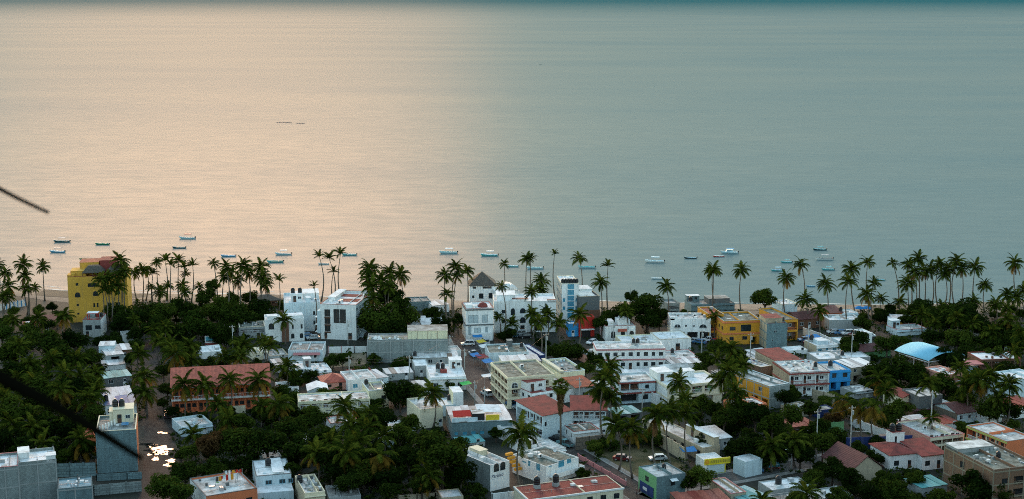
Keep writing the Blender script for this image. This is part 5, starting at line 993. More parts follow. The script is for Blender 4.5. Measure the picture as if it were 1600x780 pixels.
trees('trees of the left forest','in the forest on the left edge',[(30,545,34,580,'t'),(75,535,32,570,'t'),(120,530,26,560,'t'),(15,590,34,630,'t'),(60,610,36,650,'t'),(110,610,34,650,'t'),(145,560,22,590,'t'),(20,640,36,690,'t'),(70,665,32,705,'t'),(110,665,30,705,'t'),(40,700,28,730,'t'),(150,645,20,672,'t'),(85,700,26,728,'t'),(5,520,26,550,'g'),(50,515,20,540,'g'),(75,505,16,525,'t'),(100,560,30,600,'t'),(5,690,30,722,'t'),(135,700,20,730,'t'),(38,580,30,620,'g'),(145,600,20,630,'g'),(105,712,18,735,'t')])
trees('trees behind the concrete hall','in the clump right of the white hotel',[(600,490,38,535,'t'),(625,475,22,525,'t'),(578,500,26,530,'t'),(640,495,22,528,'t'),(610,515,30,540,'t'),(690,505,20,530,'t'),(675,490,18,515,'t'),(716,500,14,522,'t'),(612,462,26,510,'t')])
trees('trees between villas and yellow building','near the shore between chapel and yellow building',[(975,482,26,522,'t'),(1010,476,28,520,'t'),(1030,492,18,516,'t'),(958,496,18,520,'t'),(1012,500,24,526,'t'),(940,505,16,528,'t'),(1194,467,23,496,'t'),(1235,497,14,508,'t'),(1160,492,14,502,'t'),(985,462,14,505,'t'),(800,520,12,530,'g')])
trees('trees above the blue court roof','around the blue court roof',[(1345,505,18,522,'t'),(1325,540,20,560,'t'),(1340,528,22,552,'t'),(1385,538,24,566,'g'),(1400,572,32,602,'t'),(1365,580,24,606,'t'),(1430,582,26,608,'t'),(1470,492,34,520,'t'),(1440,482,24,505,'t'),(1505,500,30,530,'t'),(1535,510,28,540,'t'),(1565,520,30,550,'t'),(1590,530,28,560,'t'),(1495,530,26,556,'t'),(1480,560,28,590,'t'),(1520,545,24,568,'t'),(1555,555,22,575,'t'),(1455,525,20,545,'t'),(1500,480,28,506,'t'),(1415,500,16,512,'t'),(1385,490,14,500,'t'),(1470,600,26,625,'t'),(1505,630,22,650,'t'),(1440,600,22,620,'t'),(1385,600,24,625,'t'),(1545,535,26,560,'t'),(1575,575,24,600,'t'),(1545,640,24,670,'t'),(1575,640,24,668,'t'),(1415,545,14,560,'g')])
trees('trees along the main street block','around the main street',[(625,612,29,645,'t'),(692,706,48,775,'t'),(885,543,27,562,'t'),(868,546,18,560,'t'),(903,548,18,562,'t'),(705,598,14,608,'g'),(690,597,10,607,'g'),(720,598,10,607,'g'),(585,562,14,570,'t'),(628,568,14,576,'g'),(536,560,14,577,'g'),(775,678,14,692,'t'),(660,690,30,735,'t'),(720,740,30,775,'t'),(640,560,10,570,'t'),(660,750,26,785,'t')])
trees('trees of the bottom grove','in the grove below the orange hotel',[(420,690,40,735,'t'),(370,690,34,730,'t'),(330,695,30,735,'r'),(455,670,30,705,'t'),(490,655,26,685,'t'),(470,700,36,740,'t'),(520,725,34,765,'t'),(570,735,30,770,'t'),(610,740,30,775,'t'),(625,680,28,715,'t'),(255,762,34,798,'g'),(290,735,26,765,'t'),(330,735,28,760,'t'),(390,725,26,742,'t'),(450,640,22,665,'t'),(600,655,26,690,'t'),(640,660,24,695,'t'),(300,705,20,735,'g'),(545,755,24,785,'t'),(610,765,22,795,'t'),(380,660,22,690,'t'),(315,650,12,662,'t'),(500,675,26,710,'t'),(560,715,24,748,'t'),(640,715,28,752,'t'),(455,735,22,760,'t'),(440,610,16,630,'t'),(462,598,14,612,'t'),(285,770,24,800,'g'),(425,650,18,672,'t')])
trees('trees of the dark garden at right','in the dark gardens at centre right',[(1100,688,17,708,'t'),(1180,645,26,690,'t'),(1150,640,26,680,'t'),(1205,660,28,705,'t'),(1235,645,22,690,'t'),(1130,650,24,690,'t'),(1165,690,26,730,'t'),(1210,705,26,735,'t'),(1250,705,26,732,'t'),(1285,690,24,722,'t'),(1300,655,18,680,'r'),(1100,560,18,590,'t'),(1120,540,20,570,'t'),(1150,560,24,600,'t'),(1095,575,16,595,'t'),(1265,640,18,670,'t'),(1225,620,18,648,'t'),(1095,742,24,775,'g'),(1075,755,18,775,'t'),(1190,560,10,568,'t'),(1098,630,20,660,'t'),(1115,640,20,670,'t'),(1300,735,28,762,'t'),(1330,748,24,772,'t'),(1270,745,22,765,'t'),(1340,700,16,715,'t'),(1090,612,14,628,'t'),(930,560,18,592,'t'),(915,572,16,596,'t'),(940,615,20,650,'t'),(1280,668,20,690,'g')])
trees('trees at the bottom right','at the bottom right',[(1515,758,38,792,'t'),(1470,778,26,804,'t'),(1405,640,28,675,'t'),(1385,655,20,680,'t'),(1395,765,28,795,'t'),(1430,748,18,768,'t'),(1380,748,20,772,'t'),(1355,765,24,795,'t'),(1420,775,22,800,'t'),(1440,700,12,712,'t'),(1485,712,12,738,'t'),(1560,770,24,795,'t'),(1310,778,26,802,'t'),(1245,780,18,800,'g'),(1370,690,16,705,'t')])
trees('trees on the left beach','on the sand left of the yellow block',[(62,484,11,494,'t'),(82,480,11,491,'t'),(96,490,12,502,'t'),(22,486,10,496,'g'),(45,500,12,510,'t'),(8,500,14,512,'t'),(88,498,12,508,'g')])
trees('trees on the right beach','on the sand below the right beach palms',[(1372,487,9,495,'t'),(1312,486,8,492,'t'),(1392,486,9,494,'t'),(1268,490,8,497,'t'),(1205,488,8,495,'t'),(1408,489,10,498,'g'),(1350,492,9,499,'t')])
trees('trees along the mud street','beside the upper mud street',[(205,560,12,575,'t'),(212,612,10,622,'t'),(262,605,16,625,'t'),(268,640,14,656,'t'),(256,575,16,596,'t'),(290,560,18,580,'t'),(325,568,18,584,'t'),(350,575,16,590,'t'),(300,545,16,562,'g'),(365,560,14,574,'t'),(420,575,14,590,'t'),(400,570,14,584,'t'),(215,535,14,548,'t'),(270,575,14,592,'g'),(345,528,14,542,'t'),(255,630,12,642,'g')])
# low bushes filling the gardens
def free(x,y,pad=1.0):
    for X,Y,a,W,D in FOOT:
        c,s=math.cos(a),math.sin(a); u=(x-X)*c+(y-Y)*s; v=-(x-X)*s+(y-Y)*c
        if -pad<u<W+pad and -pad<v<D+pad: return False
    for Q,h in ROADS:
        for q in Q:
            if (q.x-x)**2+(q.y-y)**2<(h+pad*.6)**2: return False
    return True
BUSH=[('bushes in the left forest','at the foot of the forest on the left edge',(0,525,165,735),38,'t'),('bushes in the beach grove','in the beach grove below the tall palms',(165,480,450,545),31,'t'),('bushes below the orange hotel','in the grove below the orange hotel',(270,655,640,790),43,'t'),('bushes by the big dark tree','around the big dark tree at bottom centre',(640,670,750,785),12,'t'),('bushes in the right gardens','in the dark gardens at centre right',(1085,600,1310,735),38,'t'),('bushes around the blue roof','in the grove around the blue court roof',(1340,485,1600,630),47,'t'),('bushes at the bottom right','between the houses at bottom right',(1270,630,1600,800),31,'t'),('bushes in the dirt lot','around the edge of the dirt lot',(905,695,1070,755),8,'g'),('bushes between centre houses','between the low houses at centre',(430,560,660,660),16,'g'),('bushes by the shore villas','among the villas on the centre shore',(690,490,1110,545),16,'t')]
for gi,(g,wh,(xa,ya_,xb,yb_),n_,kd) in enumerate(BUSH):
    r=random.Random(900+gi); L=[]; tries=0
    while len(L)<n_ and tries<900:
        tries+=1; px,py=r.uniform(xa,xb),r.uniform(ya_,yb_); p=at(px,py)
        if gi==7 and 945<px<1055 and 708<py<742: continue
        if not free(p.x,p.y,1.6) or any((p-q[1]).length<2.2 for q in L): continue
        L.append((px,p))
    L.sort(key=lambda a:a[0])
    for i,(px,p) in enumerate(L):
        rad=r.uniform(1.6,3.4); tree(p,rad,rad*.75,kd if r.random()<.75 else ('g' if kd=='t' else 't'),nthof(i,len(L),'low bush',wh),g,1500+gi*60+i,'shrub',.75)

# ground cover: weeds, creepers and saplings nobody could count
GC=MB(); r=random.Random(77)
for (xa,ya_,xb,yb_),n_ in [((0,520,165,740),900),((165,470,450,548),600),((268,650,645,795),1100),((640,660,755,795),350),((1085,560,1320,740),900),((1340,480,1610,640),1100),((1270,630,1610,800),600),((905,690,1075,760),160),((430,550,670,665),260),((690,485,1110,560),260),((190,540,300,660),200),((570,480,720,530),160),((1150,480,1300,560),100)]:
    for _ in range(n_):
        px,py=r.uniform(xa,xb),r.uniform(ya_,yb_); p=at(px,py)
        if 945<px<1060 and 708<py<748: continue
        if not free(p.x,p.y,.5): continue
        big=r.random()<.25; hh=r.uniform(.9,2.2) if big else r.uniform(.3,.9)
        for k in range(16 if big else 9):
            a=r.uniform(0,6.28); q=r.uniform(.1,1.1); c=p+Vector((q*math.cos(a),q*math.sin(a),hh*r.random()**.7)); s_=r.uniform(.18,.42); u=Vector((r.gauss(0,1),r.gauss(0,1),r.gauss(0,.6))).normalized(); v=u.orthogonal().normalized()
            GC.quad([c-u*s_*1.3,c-v*s_*.6,c+u*s_*1.3,c+v*s_*.6],LEAF_G if k%4==0 else LEAF_T)
tag(link('ground_cover',GC.mesh('ground_cover')),'weeds and low creepers covering the gardens','undergrowth',kind='stuff')
# ---------------------------------------------------------------- boats
def boat(px,py,lpx,hull,inner,top,label,rz=0,canopy=None,motor=True,cabin=False):
    p=at(px,py,SEA_Z); L=lpx*p.y/FPX*1.02; s=L/7.4; e=link('fishing_boat',None,None,(p.x,p.y,SEA_Z),R(rz)); tag(e,label,'boat','boats moored off the beach')
    HM=plain('hull_'+hull[0],hull[1],.35); IM=plain('boat_inside_'+inner[0],inner[1],.6)
    st=[(-3.7,.05,1.15,.35),(-3.2,.38,.98,.02),(-2.2,.72,.80,-.22),(-.6,.90,.66,-.28),(1.4,.90,.60,-.28),(3.3,.80,.62,-.25)]
    m=MB(); rings=[]
    for x,w,zt,zb in st: rings.append([(x,-w,zt),(x+.12 if x<-3 else x,-w*.62,zb+.12),(x+.2 if x<-3 else x,0,zb),(x+.12 if x<-3 else x,w*.62,zb+.12),(x,w,zt)])
    m.loft(rings,HM,closed=False,caps=False); m.quad(list(reversed(rings[-1])),HM); link('hull',m.mesh('hull',True),e,sc=(s,s,s))
    m=MB(); r2=[]
    for x,w,zt,zb in st: r2.append([(x+.05,-w*.9,zt-.02),(x+.05,-w*.62,max(.12,zt-.48)),(x+.05,w*.62,max(.12,zt-.48)),(x+.05,w*.9,zt-.02)])
    m.loft(r2,IM,closed=False,caps=False)
    for x in (-1.7,.2,1.9): m.box(x,-.8,.36,x+.35,.8,.42,IM)
    link('inside',m.mesh('inside'),e,sc=(s,s,s))
    m=MB(); 
    for sd in (-1,1): m.loft([[(x,sd*w-.04,zt-.05),(x,sd*w+.05,zt-.05),(x,sd*w+.05,zt+.04),(x,sd*w-.04,zt+.04)] for x,w,zt,zb in st],plain('gunwale_'+top[0],top[1],.4))
    link('gunwale',m.mesh('gunwale'),e,sc=(s,s,s))
    if canopy:
        m=MB(); cm=plain('canopy_'+canopy[0],canopy[1],.6)
        rr=[]
        for i in range(5): 
            y=-.85+.425*i; z=2.0+.12*(1-(y/.85)**2); rr.append([(-1.3,y,z),(1.7,y,z),(1.7,y,z+.07),(-1.3,y,z+.07)])
        m.loft(rr,cm)
        for x in (-1.2,1.6):
            for y in (-.8,.8): m.bar((x,y,.6),(x,y*.98,2.02),.03,STEEL,n=4)
        link('canopy',m.mesh('canopy'),e,sc=(s,s,s))
    if cabin:
        m=MB(); m.loft([[(-1.7,-.75,.6),(1.2,-.8,.6),(1.2,.8,.6),(-1.7,.75,.6)],[(-1.2,-.68,1.5),(1.1,-.72,1.5),(1.1,.72,1.5),(-1.2,.68,1.5)]],HM); m.box(-1.0,-.74,.95,1.0,.74,1.32,GLASS); m.box(-1.3,-.8,1.5,1.4,.8,1.58,HM); link('cabin',m.mesh('cabin'),e,sc=(s,s,s))
    if motor:
        m=MB(); m.loft([[(3.35,-.18,.55),(3.8,-.16,.5),(3.8,.16,.5),(3.35,.18,.55)],[(3.3,-.2,.95),(3.85,-.18,.9),(3.85,.18,.9),(3.3,.2,.95)],[(3.4,-.12,1.12),(3.75,-.12,1.08),(3.75,.12,1.08),(3.4,.12,1.12)]],FRAMED); m.box(3.5,-.06,-.5,3.66,.06,.55,FRAMED); link('outboard_motor',m.mesh('outboard_motor'),e,sc=(s,s,s))
cw=('white',(.72,.76,.76)); ct=('teal',(.08,.40,.42)); cb=('blue',(.10,.32,.50)); cg=('green',(.02,.20,.10)); ck=('dark',(.02,.05,.06)); clb=('pale_blue',(.40,.62,.70)); cr=('red',(.45,.06,.05)); cgr=('grey',(.35,.36,.36))
for a in [(97,378.5,26,ck,cgr,ct,'dark boat with thin canopy frame, farthest left on the water',1,cgr),(90,394.5,25,cb,clb,cw,'blue and white boat nearest the left palms, under thin canopy',-4,cgr),(160,382.5,23,cg,cg,ct,'plain green boat above the yellow block',-3),(131,405,14,cg,cg,cg,'small green boat right behind the yellow block roof',8,None,False),(280,388,22,ck,cgr,ct,'dark open boat below the boat with red canopy',-3),(293,373,26,clb,cgr,cw,'white boat with red canopy, highest on the left water',-2,cr),(357,401,24,cb,clb,cb,'blue boat behind the tall palm clump',3),(443,398,26,clb,cgr,cw,'pale blue boat with low canopy, upper of two left of the hotel',1,cw),(430,410,27,ct,ct,cg,'teal boat, lower of two left of the hotel',2),(506,413,18,cw,cgr,cgr,'white and grey boat between the thin palm trunks',0,None,False),(546,399,24,ct,ct,cw,'teal boat touching the tallest thin palm crown',-1),(701,396,29,clb,ct,cw,'pale teal boat with white canopy left of the thatched villa',-1,cw),(765,400,28,ct,clb,cw,'teal boat with white canopy above the thatched villa',0,cw),(801,417,20,ct,clb,cw,'teal boat behind the slim palm right of the thatched villa',-2),(836,420,27,clb,ct,cw,'pale blue boat right of the twin slim palms',2),(917,419,28,clb,ct,ct,'pale blue boat behind the slim palm by the hotel tower',0),(1023,410,31,cw,clb,cw,'white blue boat with dark motor, largest at centre right',-4,clb),(1079,404,21,ck,clb,cgr,'short dark boat with raised motor right of centre',1),(1027,436,20,cw,cw,cw,'white boat half hidden behind the palm left of the arched house',0,None,False),(1123,401.5,19,cr,cw,cw,'low red and white boat beside the blue cabin boat',3,None,False),(1140,396,28,clb,clb,cw,'pale blue cabin boat, highest on the right water',-2,cb,True,True),(1281,391,22,ck,clb,ct,'dark boat with pale canopy, topmost of three at right',0,ct),(1288,406,28,cw,cgr,ck,'white boat with dark rim, middle of three at right',-1,cgr),(1294,422,21,ct,ct,clb,'teal boat under a flat canopy, lowest of three at right',0,ct),(1229,410.5,19,ct,clb,ct,'teal boat left of the tall beach palm at right',0,ct),(1215,423.5,22,ct,cb,cw,'teal boat with blue cover behind the drooping palm',2,clb),(1267,448,15,cb,clb,cb,'small blue boat between two right beach palms',-2,None,False),(1374,438,18,ct,clb,ct,'teal boat behind the palms right of centre beach',-2),(845,101.5,5,ck,ck,cw,'tiny far off boat alone on the open sea',0,None,False)]:
    boat(*a)
# driftwood line drifting far out
for k,(x0,x1,y) in enumerate([(432,447,191.6),(446,456,192),(464,476,193)]):
    a=at(x0,y,SEA_Z); b_=at(x1,y+.2,SEA_Z); m=MB(); r=random.Random(k); n=9
    for i in range(n):
        q=(b_-a)*((i+r.random()*.6)/n); m.loft([[(q.x+rx*math.cos(t)*(1-h),q.y+ry*math.sin(t)*(1-h),h*.9-.15) for t in [6.283*j/7 for j in range(7)]] for h,rx,ry in [(0,.9+r.random(),1.2+r.random()*2),(.4,.9,1.4),(.7,.5,.9)]],plain('wet_driftwood',(.05,.045,.04),.7))
    o=link('driftwood_raft',m.mesh('driftwood_raft')); o.location=a; tag(o,['long dark raft of floating driftwood on the open left sea','short dark raft of driftwood right beside the longest one','faint thin raft of driftwood, rightmost of the three'][k],'driftwood')
# ---------------------------------------------------------------- cars
def car(px,py,rz,col,label,kind='sedan',z=.02):
    p=at(px,py,z); e=link('parked_car',None,None,p,R(rz)); tag(e,label,'car','parked cars')
    CM=plain('car_'+col[0],col[1],.3,.1); B_=MB()
    prof={'sedan':[(-2.15,.32),(-2.15,.75),(-1.5,.88),(1.35,.92),(2.1,.85),(2.15,.35)],'suv':[(-2.2,.38),(-2.2,.85),(-1.4,1.02),(2.1,1.05),(2.15,.4)],'pickup':[(-2.5,.42),(-2.5,.9),(-1.5,1.02),(2.5,1.02),(2.5,.45)]}[kind]
    B_.loft([[(x,-.86,zz) for x,zz in prof],[(x,-.88,zz) for x,zz in prof],[(x,.88,zz) for x,zz in prof],[(x,.86,zz) for x,zz in prof]],CM); link('body',B_.mesh('body'),e)
    x0,x1,h,zb={'sedan':(-1.15,1.55,1.42,.88),'suv':(-1.1,2.0,1.72,1.0),'pickup':(-1.1,.7,1.72,1.0)}[kind]
    m=MB(); m.loft([[(x0,-.80,zb),(x1,-.80,zb),(x1,.80,zb),(x0,.80,zb)],[(x0+.55,-.64,h),(x1-.25,-.64,h),(x1-.25,.64,h),(x0+.55,.64,h)]],GLASS); link('windows',m.mesh('windows'),e)
    m=MB(); m.box(x0+.52,-.66,h-.04,x1-.22,.66,h+.03,CM)
    for y in (-.66,.62):
        for xx in (x0+.5,(x0+x1)/2+.1,x1-.3): m.loft([[(xx-.05+(-.5 if xx<x0+.6 else .05 if xx<x1-.4 else .25),y*1.2,zb),(xx+.05+(-.5 if xx<x0+.6 else .05 if xx<x1-.4 else .25),y*1.2,zb),(xx+.05+(-.5 if xx<x0+.6 else .05 if xx<x1-.4 else .25),y*1.2+.04,zb),(xx-.05+(-.5 if xx<x0+.6 else .05 if xx<x1-.4 else .25),y*1.2+.04,zb)],[(xx-.05,y,h),(xx+.05,y,h),(xx+.05,y+.04,h),(xx-.05,y+.04,h)]],CM)
    link('roof',m.mesh('roof'),e)
    if kind=='pickup': link('cargo_bed',MB().box(.8,-.78,.85,2.4,.78,1.025,SHADEIN).mesh('cargo_bed'),e)
    if 'wheel' not in CACHE:
        m=MB(); m.bar((0,-.1,0),(0,.1,0),.33,RUBBER,n=12); m.bar((0,-.11,0),(0,.11,0),.19,STEEL,n=8); CACHE['wheel']=m.mesh('wheel')
    for x in (-1.35,1.35):
        for y in (-.84,.84): link('wheel',CACHE['wheel'],e,(x,y,.33))
    for y in (-.6,.6):
        link('headlight',unit('headlight',FRAMEW),e,(prof[1][0]-.03,y-.16,.62),0,(.06,.32,.14)); link('tail_light',unit('tail_light',REDP),e,(prof[-1][0]-.02,y-.14,.68),0,(.05,.28,.12))
cW=('white',(.72,.74,.75)); cR=('red',(.32,.02,.03)); cB=('blue',(.06,.18,.36)); cK=('black',(.015,.016,.02)); cS=('silver',(.48,.52,.54)); cM=('maroon',(.16,.015,.02)); cT=('teal',(.16,.34,.36))
for a in [(731,540,5,cW,'white suv crossing the top of the main street','suv'),(776,607,-66,cR,'red pickup parked under the white awning by the street','pickup'),(772,594,-66,cS,'silver car parked behind the red pickup','sedan'),(787,621,-60,cK,'black car parked in front of the red pickup','sedan'),(800,634,-30,cB,'blue car beside the cream corner house','sedan'),(812,640,-40,cS,'silver grey car right of the blue one by the corner','sedan'),(822,647,-40,cK,'black car at the foot of the cream corner house','suv'),(843,682,-50,cW,'white van below the white gallery house','suv'),(870,690,-50,cK,'dark jeep with pale top in the alley','suv'),(883,697,-50,cT,'teal truck at the lower end of the alley','pickup'),(972,719,165,cM,'dark maroon car in the dirt lot','sedan'),(1028,719,10,cS,'silver white car in the dirt lot','sedan'),(478,527,20,cB,'pale blue car beside the small white hotel house','sedan'),(489,530,20,cS,'silver car in front of the white hotel','sedan'),(812,524,12,cS,'silver car in front of the white apartments','suv'),(801,527,12,cB,'blue car left of the silver one by the apartments','sedan'),(822,528,12,cK,'dark car right of the silver one by the apartments','sedan'),(1084,535,-20,cS,'pale car outside the arched house garage','sedan'),(1093,537,-30,cB,'blue car in front of the arched house garage','sedan'),(1108,534,5,cW,'white pickup right of the arched house garage','pickup'),(1117,536,-60,cR,'red car beside the yellow wing','sedan'),(1257,533,15,cB,'blue car beside the long sloping white wall','sedan'),(1266,537,15,cR,'red car by the long sloping white wall','sedan'),(1357,527,5,cW,'white car beside the trees above the blue house','sedan'),(925,537,50,cW,'white car left of the pink banded motel','sedan'),(765,548,-68,cK,'dark car parked along the mossy house','sedan'),(758,537,-68,cS,'silver car behind the market tarps','suv'),(262,652,-75,cK,'dark car on the mud street verge','suv'),(1178,738,8,cB,'dark blue car outside the blue booth','sedan'),(1302,521,10,cS,'silver car, leftmost in the yard below the grey hall','sedan'),(1313,522,10,cB,'blue car, second in the yard below the grey hall','sedan'),(1324,523,10,cW,'white car, third in the yard below the grey hall','suv'),(1335,524,10,cM,'maroon car, rightmost in the yard below the grey hall','sedan'),(740,556,-68,cW,'white pickup driving down the main street','pickup'),(760,618,-60,cS,'silver suv on the left side of the main street','suv')]:
    car(*a)
# ---------------------------------------------------------------- market tarps, umbrellas, poles, signs
def tarp(px,py,w,d,h,mat,label,rz=-70,name='market_tarp',cat='canopy'):
    p=at(px,py); e=link(name,None,None,p,R(rz)); tag(e,label,cat,'street canopies'); m=MB(); r=[]
    for i in range(6):
        x=-w/2+w*i/5; r.append([(x,-d/2,h-.12*math.sin(math.pi*i/5)),(x,d/2,h+.25-.12*math.sin(math.pi*i/5)),(x,d/2,h+.29-.12*math.sin(math.pi*i/5)),(x,-d/2,h+.04-.12*math.sin(math.pi*i/5))])
    m.loft(r,mat); link('cloth',m.mesh('cloth'),e)
    for x in (-w/2+.1,w/2-.1):
        for y in (-d/2+.1,d/2-.1): link('pole',unit('pole',STEEL),e,(x-.03,y-.03,0),0,(.06,.06,h+.02))
TB=plain('blue_tarp',(.03,.20,.48),.9,0,.1); TR=plain('dark_red_tarp',(.20,.04,.05),.9,0,.1); TG=plain('green_tarp',(.10,.48,.12),.9,0,.1); TW=plain('white_tarp',(.72,.74,.74),.9,0,.1)
for a in [(743,567,4,2.6,2.4,TB,'upper blue market tarp beside the main street'),(753,570,4.5,3,2.5,TR,'dark red market tarp between the two blue ones'),(762,577,4.2,2.6,2.4,TB,'lower blue market tarp beside the main street'),(757,553,4,2.6,2.4,TW,'white market tarp near the top of the main street'),(752,545,3.4,2.4,2.3,plain('yellow_cloth',(.60,.45,.05),.9,0,.1),'small yellow tarp at the top of the main street'),(766,604,3.0,4.6,3.2,TW,'long white awning over the red pickup'),(728,613,3.2,2.8,2.5,TG,'bright green tarp on the left side of the street'),(1075,719,3.6,3,2.6,TB,'blue tarp beside the dirt lot wall',10),(1270,538,4,3,2.6,TB,'blue tarp at the top of the long sloping wall',20),(746,536,3,2.4,2.2,TB,'pale blue tarp by the white street wall',10)]: tarp(*a)
def umbrella(px,py,label):
    p=at(px,py); p.z=land_z(p.x,p.y); e=link('beach_umbrella',None,None,p); tag(e,label,'umbrella','beach umbrellas'); m=MB(); m.lathe([(1.9,1.9),(1.2,2.35),(.5,2.65),(0,2.75)],TB,10); link('canopy',m.mesh('canopy'),e); link('pole',MB().bar((0,0,0),(0,0,2.7),.03,STEEL).mesh('pole'),e)
umbrella(1342,490,'left blue umbrella on the beach behind the grey hall'); umbrella(1354,490,'right blue umbrella on the beach behind the grey hall')
def upole(px,py,top,label,lamp=False,arms=True):
    b=at(px,py); t=at_depth(px,top,b.y).z; e=link('utility_pole' if not lamp else 'street_lamp',None,None,b,R(16)); tag(e,label,'pole' if not lamp else 'street lamp','poles along the streets')
    link('shaft',MB().bar((0,0,0),(0,0,t),.17,POLE,.10,8).mesh('shaft',True),e)
    if lamp:
        m=MB(); m.bar((0,0,t-.3),(-1.2,-.2,t+.15),.05,STEEL); link('arm',m.mesh('arm'),e); m=MB(); m.loft([[(-1.1,-.33,t+.08),(-1.8,-.30,t+.10),(-1.8,-.1,t+.10),(-1.1,-.07,t+.08)],[(-1.15,-.28,t+.26),(-1.75,-.26,t+.22),(-1.75,-.14,t+.22),(-1.15,-.12,t+.26)]],FRAMEW); link('lamp_head',m.mesh('lamp_head'),e)
    elif arms:
        m=MB(); m.box(-.9,-.06,t-.7,.9,.06,t-.55,WOOD)
        for x in (-.8,-.3,.3,.8): m.bar((x,0,t-.55),(x,0,t-.35),.05,FRAMEW,n=5)
        link('cross_arm',m.mesh('cross_arm'),e); m=MB(); m.bar((.32,0,t-2.2),(.32,0,t-1.2),.24,GREY,n=8); link('transformer',m.mesh('transformer'),e)
    return Vector((b.x,b.y,t-.4))
def wire(a,b,label,sag=.9):
    m=MB(); n=10; P=[a.lerp(b,i/n)-Vector((0,0,sag*4*(i/n)*(1-i/n))) for i in range(n+1)]
    for p,q in zip(P,P[1:]): m.bar(p-a,q-a,.018,FRAMED,n=3)
    o=link('overhead_wire',m.mesh('overhead_wire')); o.location=a; tag(o,label,'wire','overhead wires')
tops=[upole(*a) for a in [(742,637,595,'slim concrete pole on the left side of the main street'),(757,640,604,'short pole right of the slim street pole'),(853,585,520,'tall pole above the broad white roof',False),(1275,718,640,'tall pale pole beside the side street'),(1328,716,634,'tall pale pole by the small sports court'),(544,545,500,'pole in front of the white hotel'),(364,545,508,'pole with box behind the stone house'),(958,536,502,'left pole before the little chapel'),(980,537,505,'right pole before the little chapel'),(988,625,588,'pole before the pale blue house'),(1008,548,524,'pole right of the yellow band roof'),(1453,690,610,'thin tall pole behind the pink motel')]]
tops2=[upole(*a) for a in [(703,566,524,'pole at the left of the street top beside the sheet roofs'),(726,590,545,'pole at the corner of the wide flat white roof'),(786,618,570,'pole before the cream corner house'),(905,640,590,'pole behind the red roofed wing'),(1003,655,605,'pole at the head of the long row house'),(1096,560,515,'pole right of the low courtyard roof'),(1172,566,520,'pole left of the bare concrete tower'),(1262,556,512,'pole left of the small white roof room'),(1330,566,520,'pole above the tan workshop'),(640,600,555,'pole between tin roofs and the round street tree'),(546,600,556,'pole behind the low white house')]]
for i_,(p_,q_) in enumerate([(0,1),(1,2),(2,3),(3,4),(5,6),(6,7),(7,8),(9,0),(10,9)]): wire(tops2[p_],tops2[q_],['thin wire along the top of the main street','thin wire crossing the main street to the corner house','thin wire from corner house to red roofed wing','thin wire over the pale blue gallery house','thin wire left of the bare concrete tower','thin wire over the bare concrete tower roofs','thin wire over the wide clean white roof','thin wire above the messy sheet roofs','thin wire above the low tin row'][i_]); wire(tops2[p_]+Vector((.4,.3,-.5)),tops2[q_]+Vector((.4,.3,-.5)),['lower wire along the top of the main street','lower wire crossing the main street to the corner house','lower wire from corner house to red roofed wing','lower wire over the pale blue gallery house','lower wire left of the bare concrete tower','lower wire over the bare concrete tower roofs','lower wire over the wide clean white roof','lower wire above the messy sheet roofs','lower wire above the low tin row'][i_],1.2)
upole(1236,735,702,'street lamp with white head beside the side street',True)
wire(tops[0],tops[2],'thin wire from the slim street pole up to the white roof pole'); wire(tops[3],tops[4],'thin wire between the two tall pale poles'); wire(tops[7],tops[8],'thin wire between the two chapel poles')
# billboard, shop signs
p=at(330,540); e=link('billboard',None,None,p,R(4)); tag(e,'white framed billboard with teal picture by the grove','billboard'); z0=at_depth(330,536,p.y).z
m=MB(); m.box(-1.9,0,z0,1.9,.15,z0+2.3,FRAMEW); m.box(-1.6,-.03,z0+.45,1.6,-.002,z0+2.0,plain('teal_print',(.08,.34,.42),.5)); m.box(-1.6,-.045,z0+.45,1.6,-.031,z0+.75,FRAMED); m.box(-1.9,0,z0-.7,1.9,.15,z0-.02,REDT); link('panel',m.mesh('panel'),e)
for x in (-1.4,1.4): link('leg',unit('leg',STEEL),e,(x,.03,0),0,(.12,.1,max(.1,z0)))
def text(s,size,parent,loc,rx,mat,rz=0,name='lettering'):
    c=bpy.data.curves.new(name,'FONT'); c.body=s; c.size=size; c.extrude=.015; c.materials.append(mat); t_=bpy.data.objects.new('t',c); C.objects.link(t_); bpy.context.view_layer.update(); me=bpy.data.meshes.new_from_object(t_.evaluated_get(bpy.context.evaluated_depsgraph_get())); bpy.data.objects.remove(t_); o=link(name,me,parent); o.location=loc; o.rotation_euler=(rx,0,rz); return o
text('Paraiso',1.15,bE1['e'],(.35,-.03,3.0),R(90),plain('dark_blue_letters',(.01,.03,.10),.6)); text('- - - - - - -',.5,bE1['e'],(.45,-.03,2.6),R(90),plain('pale_blue_letters',(.25,.40,.55),.6))
YS=plain('yellow_sign',(.80,.62,.02),.5); m=MB(); W=bI26['W']; H=bI26['H']; m.box(-.6,-.30,H-.7,W+1.0,-.05,H+.75,YS); link('sign_board',m.mesh('sign_board'),bI26['e'])
m=MB(); m.lathe([(.55,0),(.55,.06),(0,.07)],plain('orange_disc',(.75,.35,.02),.5),12); o=link('sign_disc',m.mesh('sign_disc'),bI26['e'],(0,-.31,H+.05),(R(90),0,0))
m=MB(); r=random.Random(3); x=.9
while x<W+.6: w_=r.uniform(.2,.42); m.box(x,-.325,H-.32,x+w_,-.302,H+.38,plain('dull_gold_letters',(.36,.28,.03),.6)); x+=w_+.16
link('sign_letters',m.mesh('sign_letters'),bI26['e']); m=MB(); m.box(.1,-.09,.25,W-.3,-.03,H-.9,plain('pale_shutter',(.52,.62,.62),.5)); m.box(W-.28,-.1,.25,W-.05,-.03,H-.9,YS); m.box(.1,-.1,.05,W-.05,-.03,.22,plain('lime_base',(.35,.42,.08),.6)); link('shutter',m.mesh('shutter'),bI26['e'])
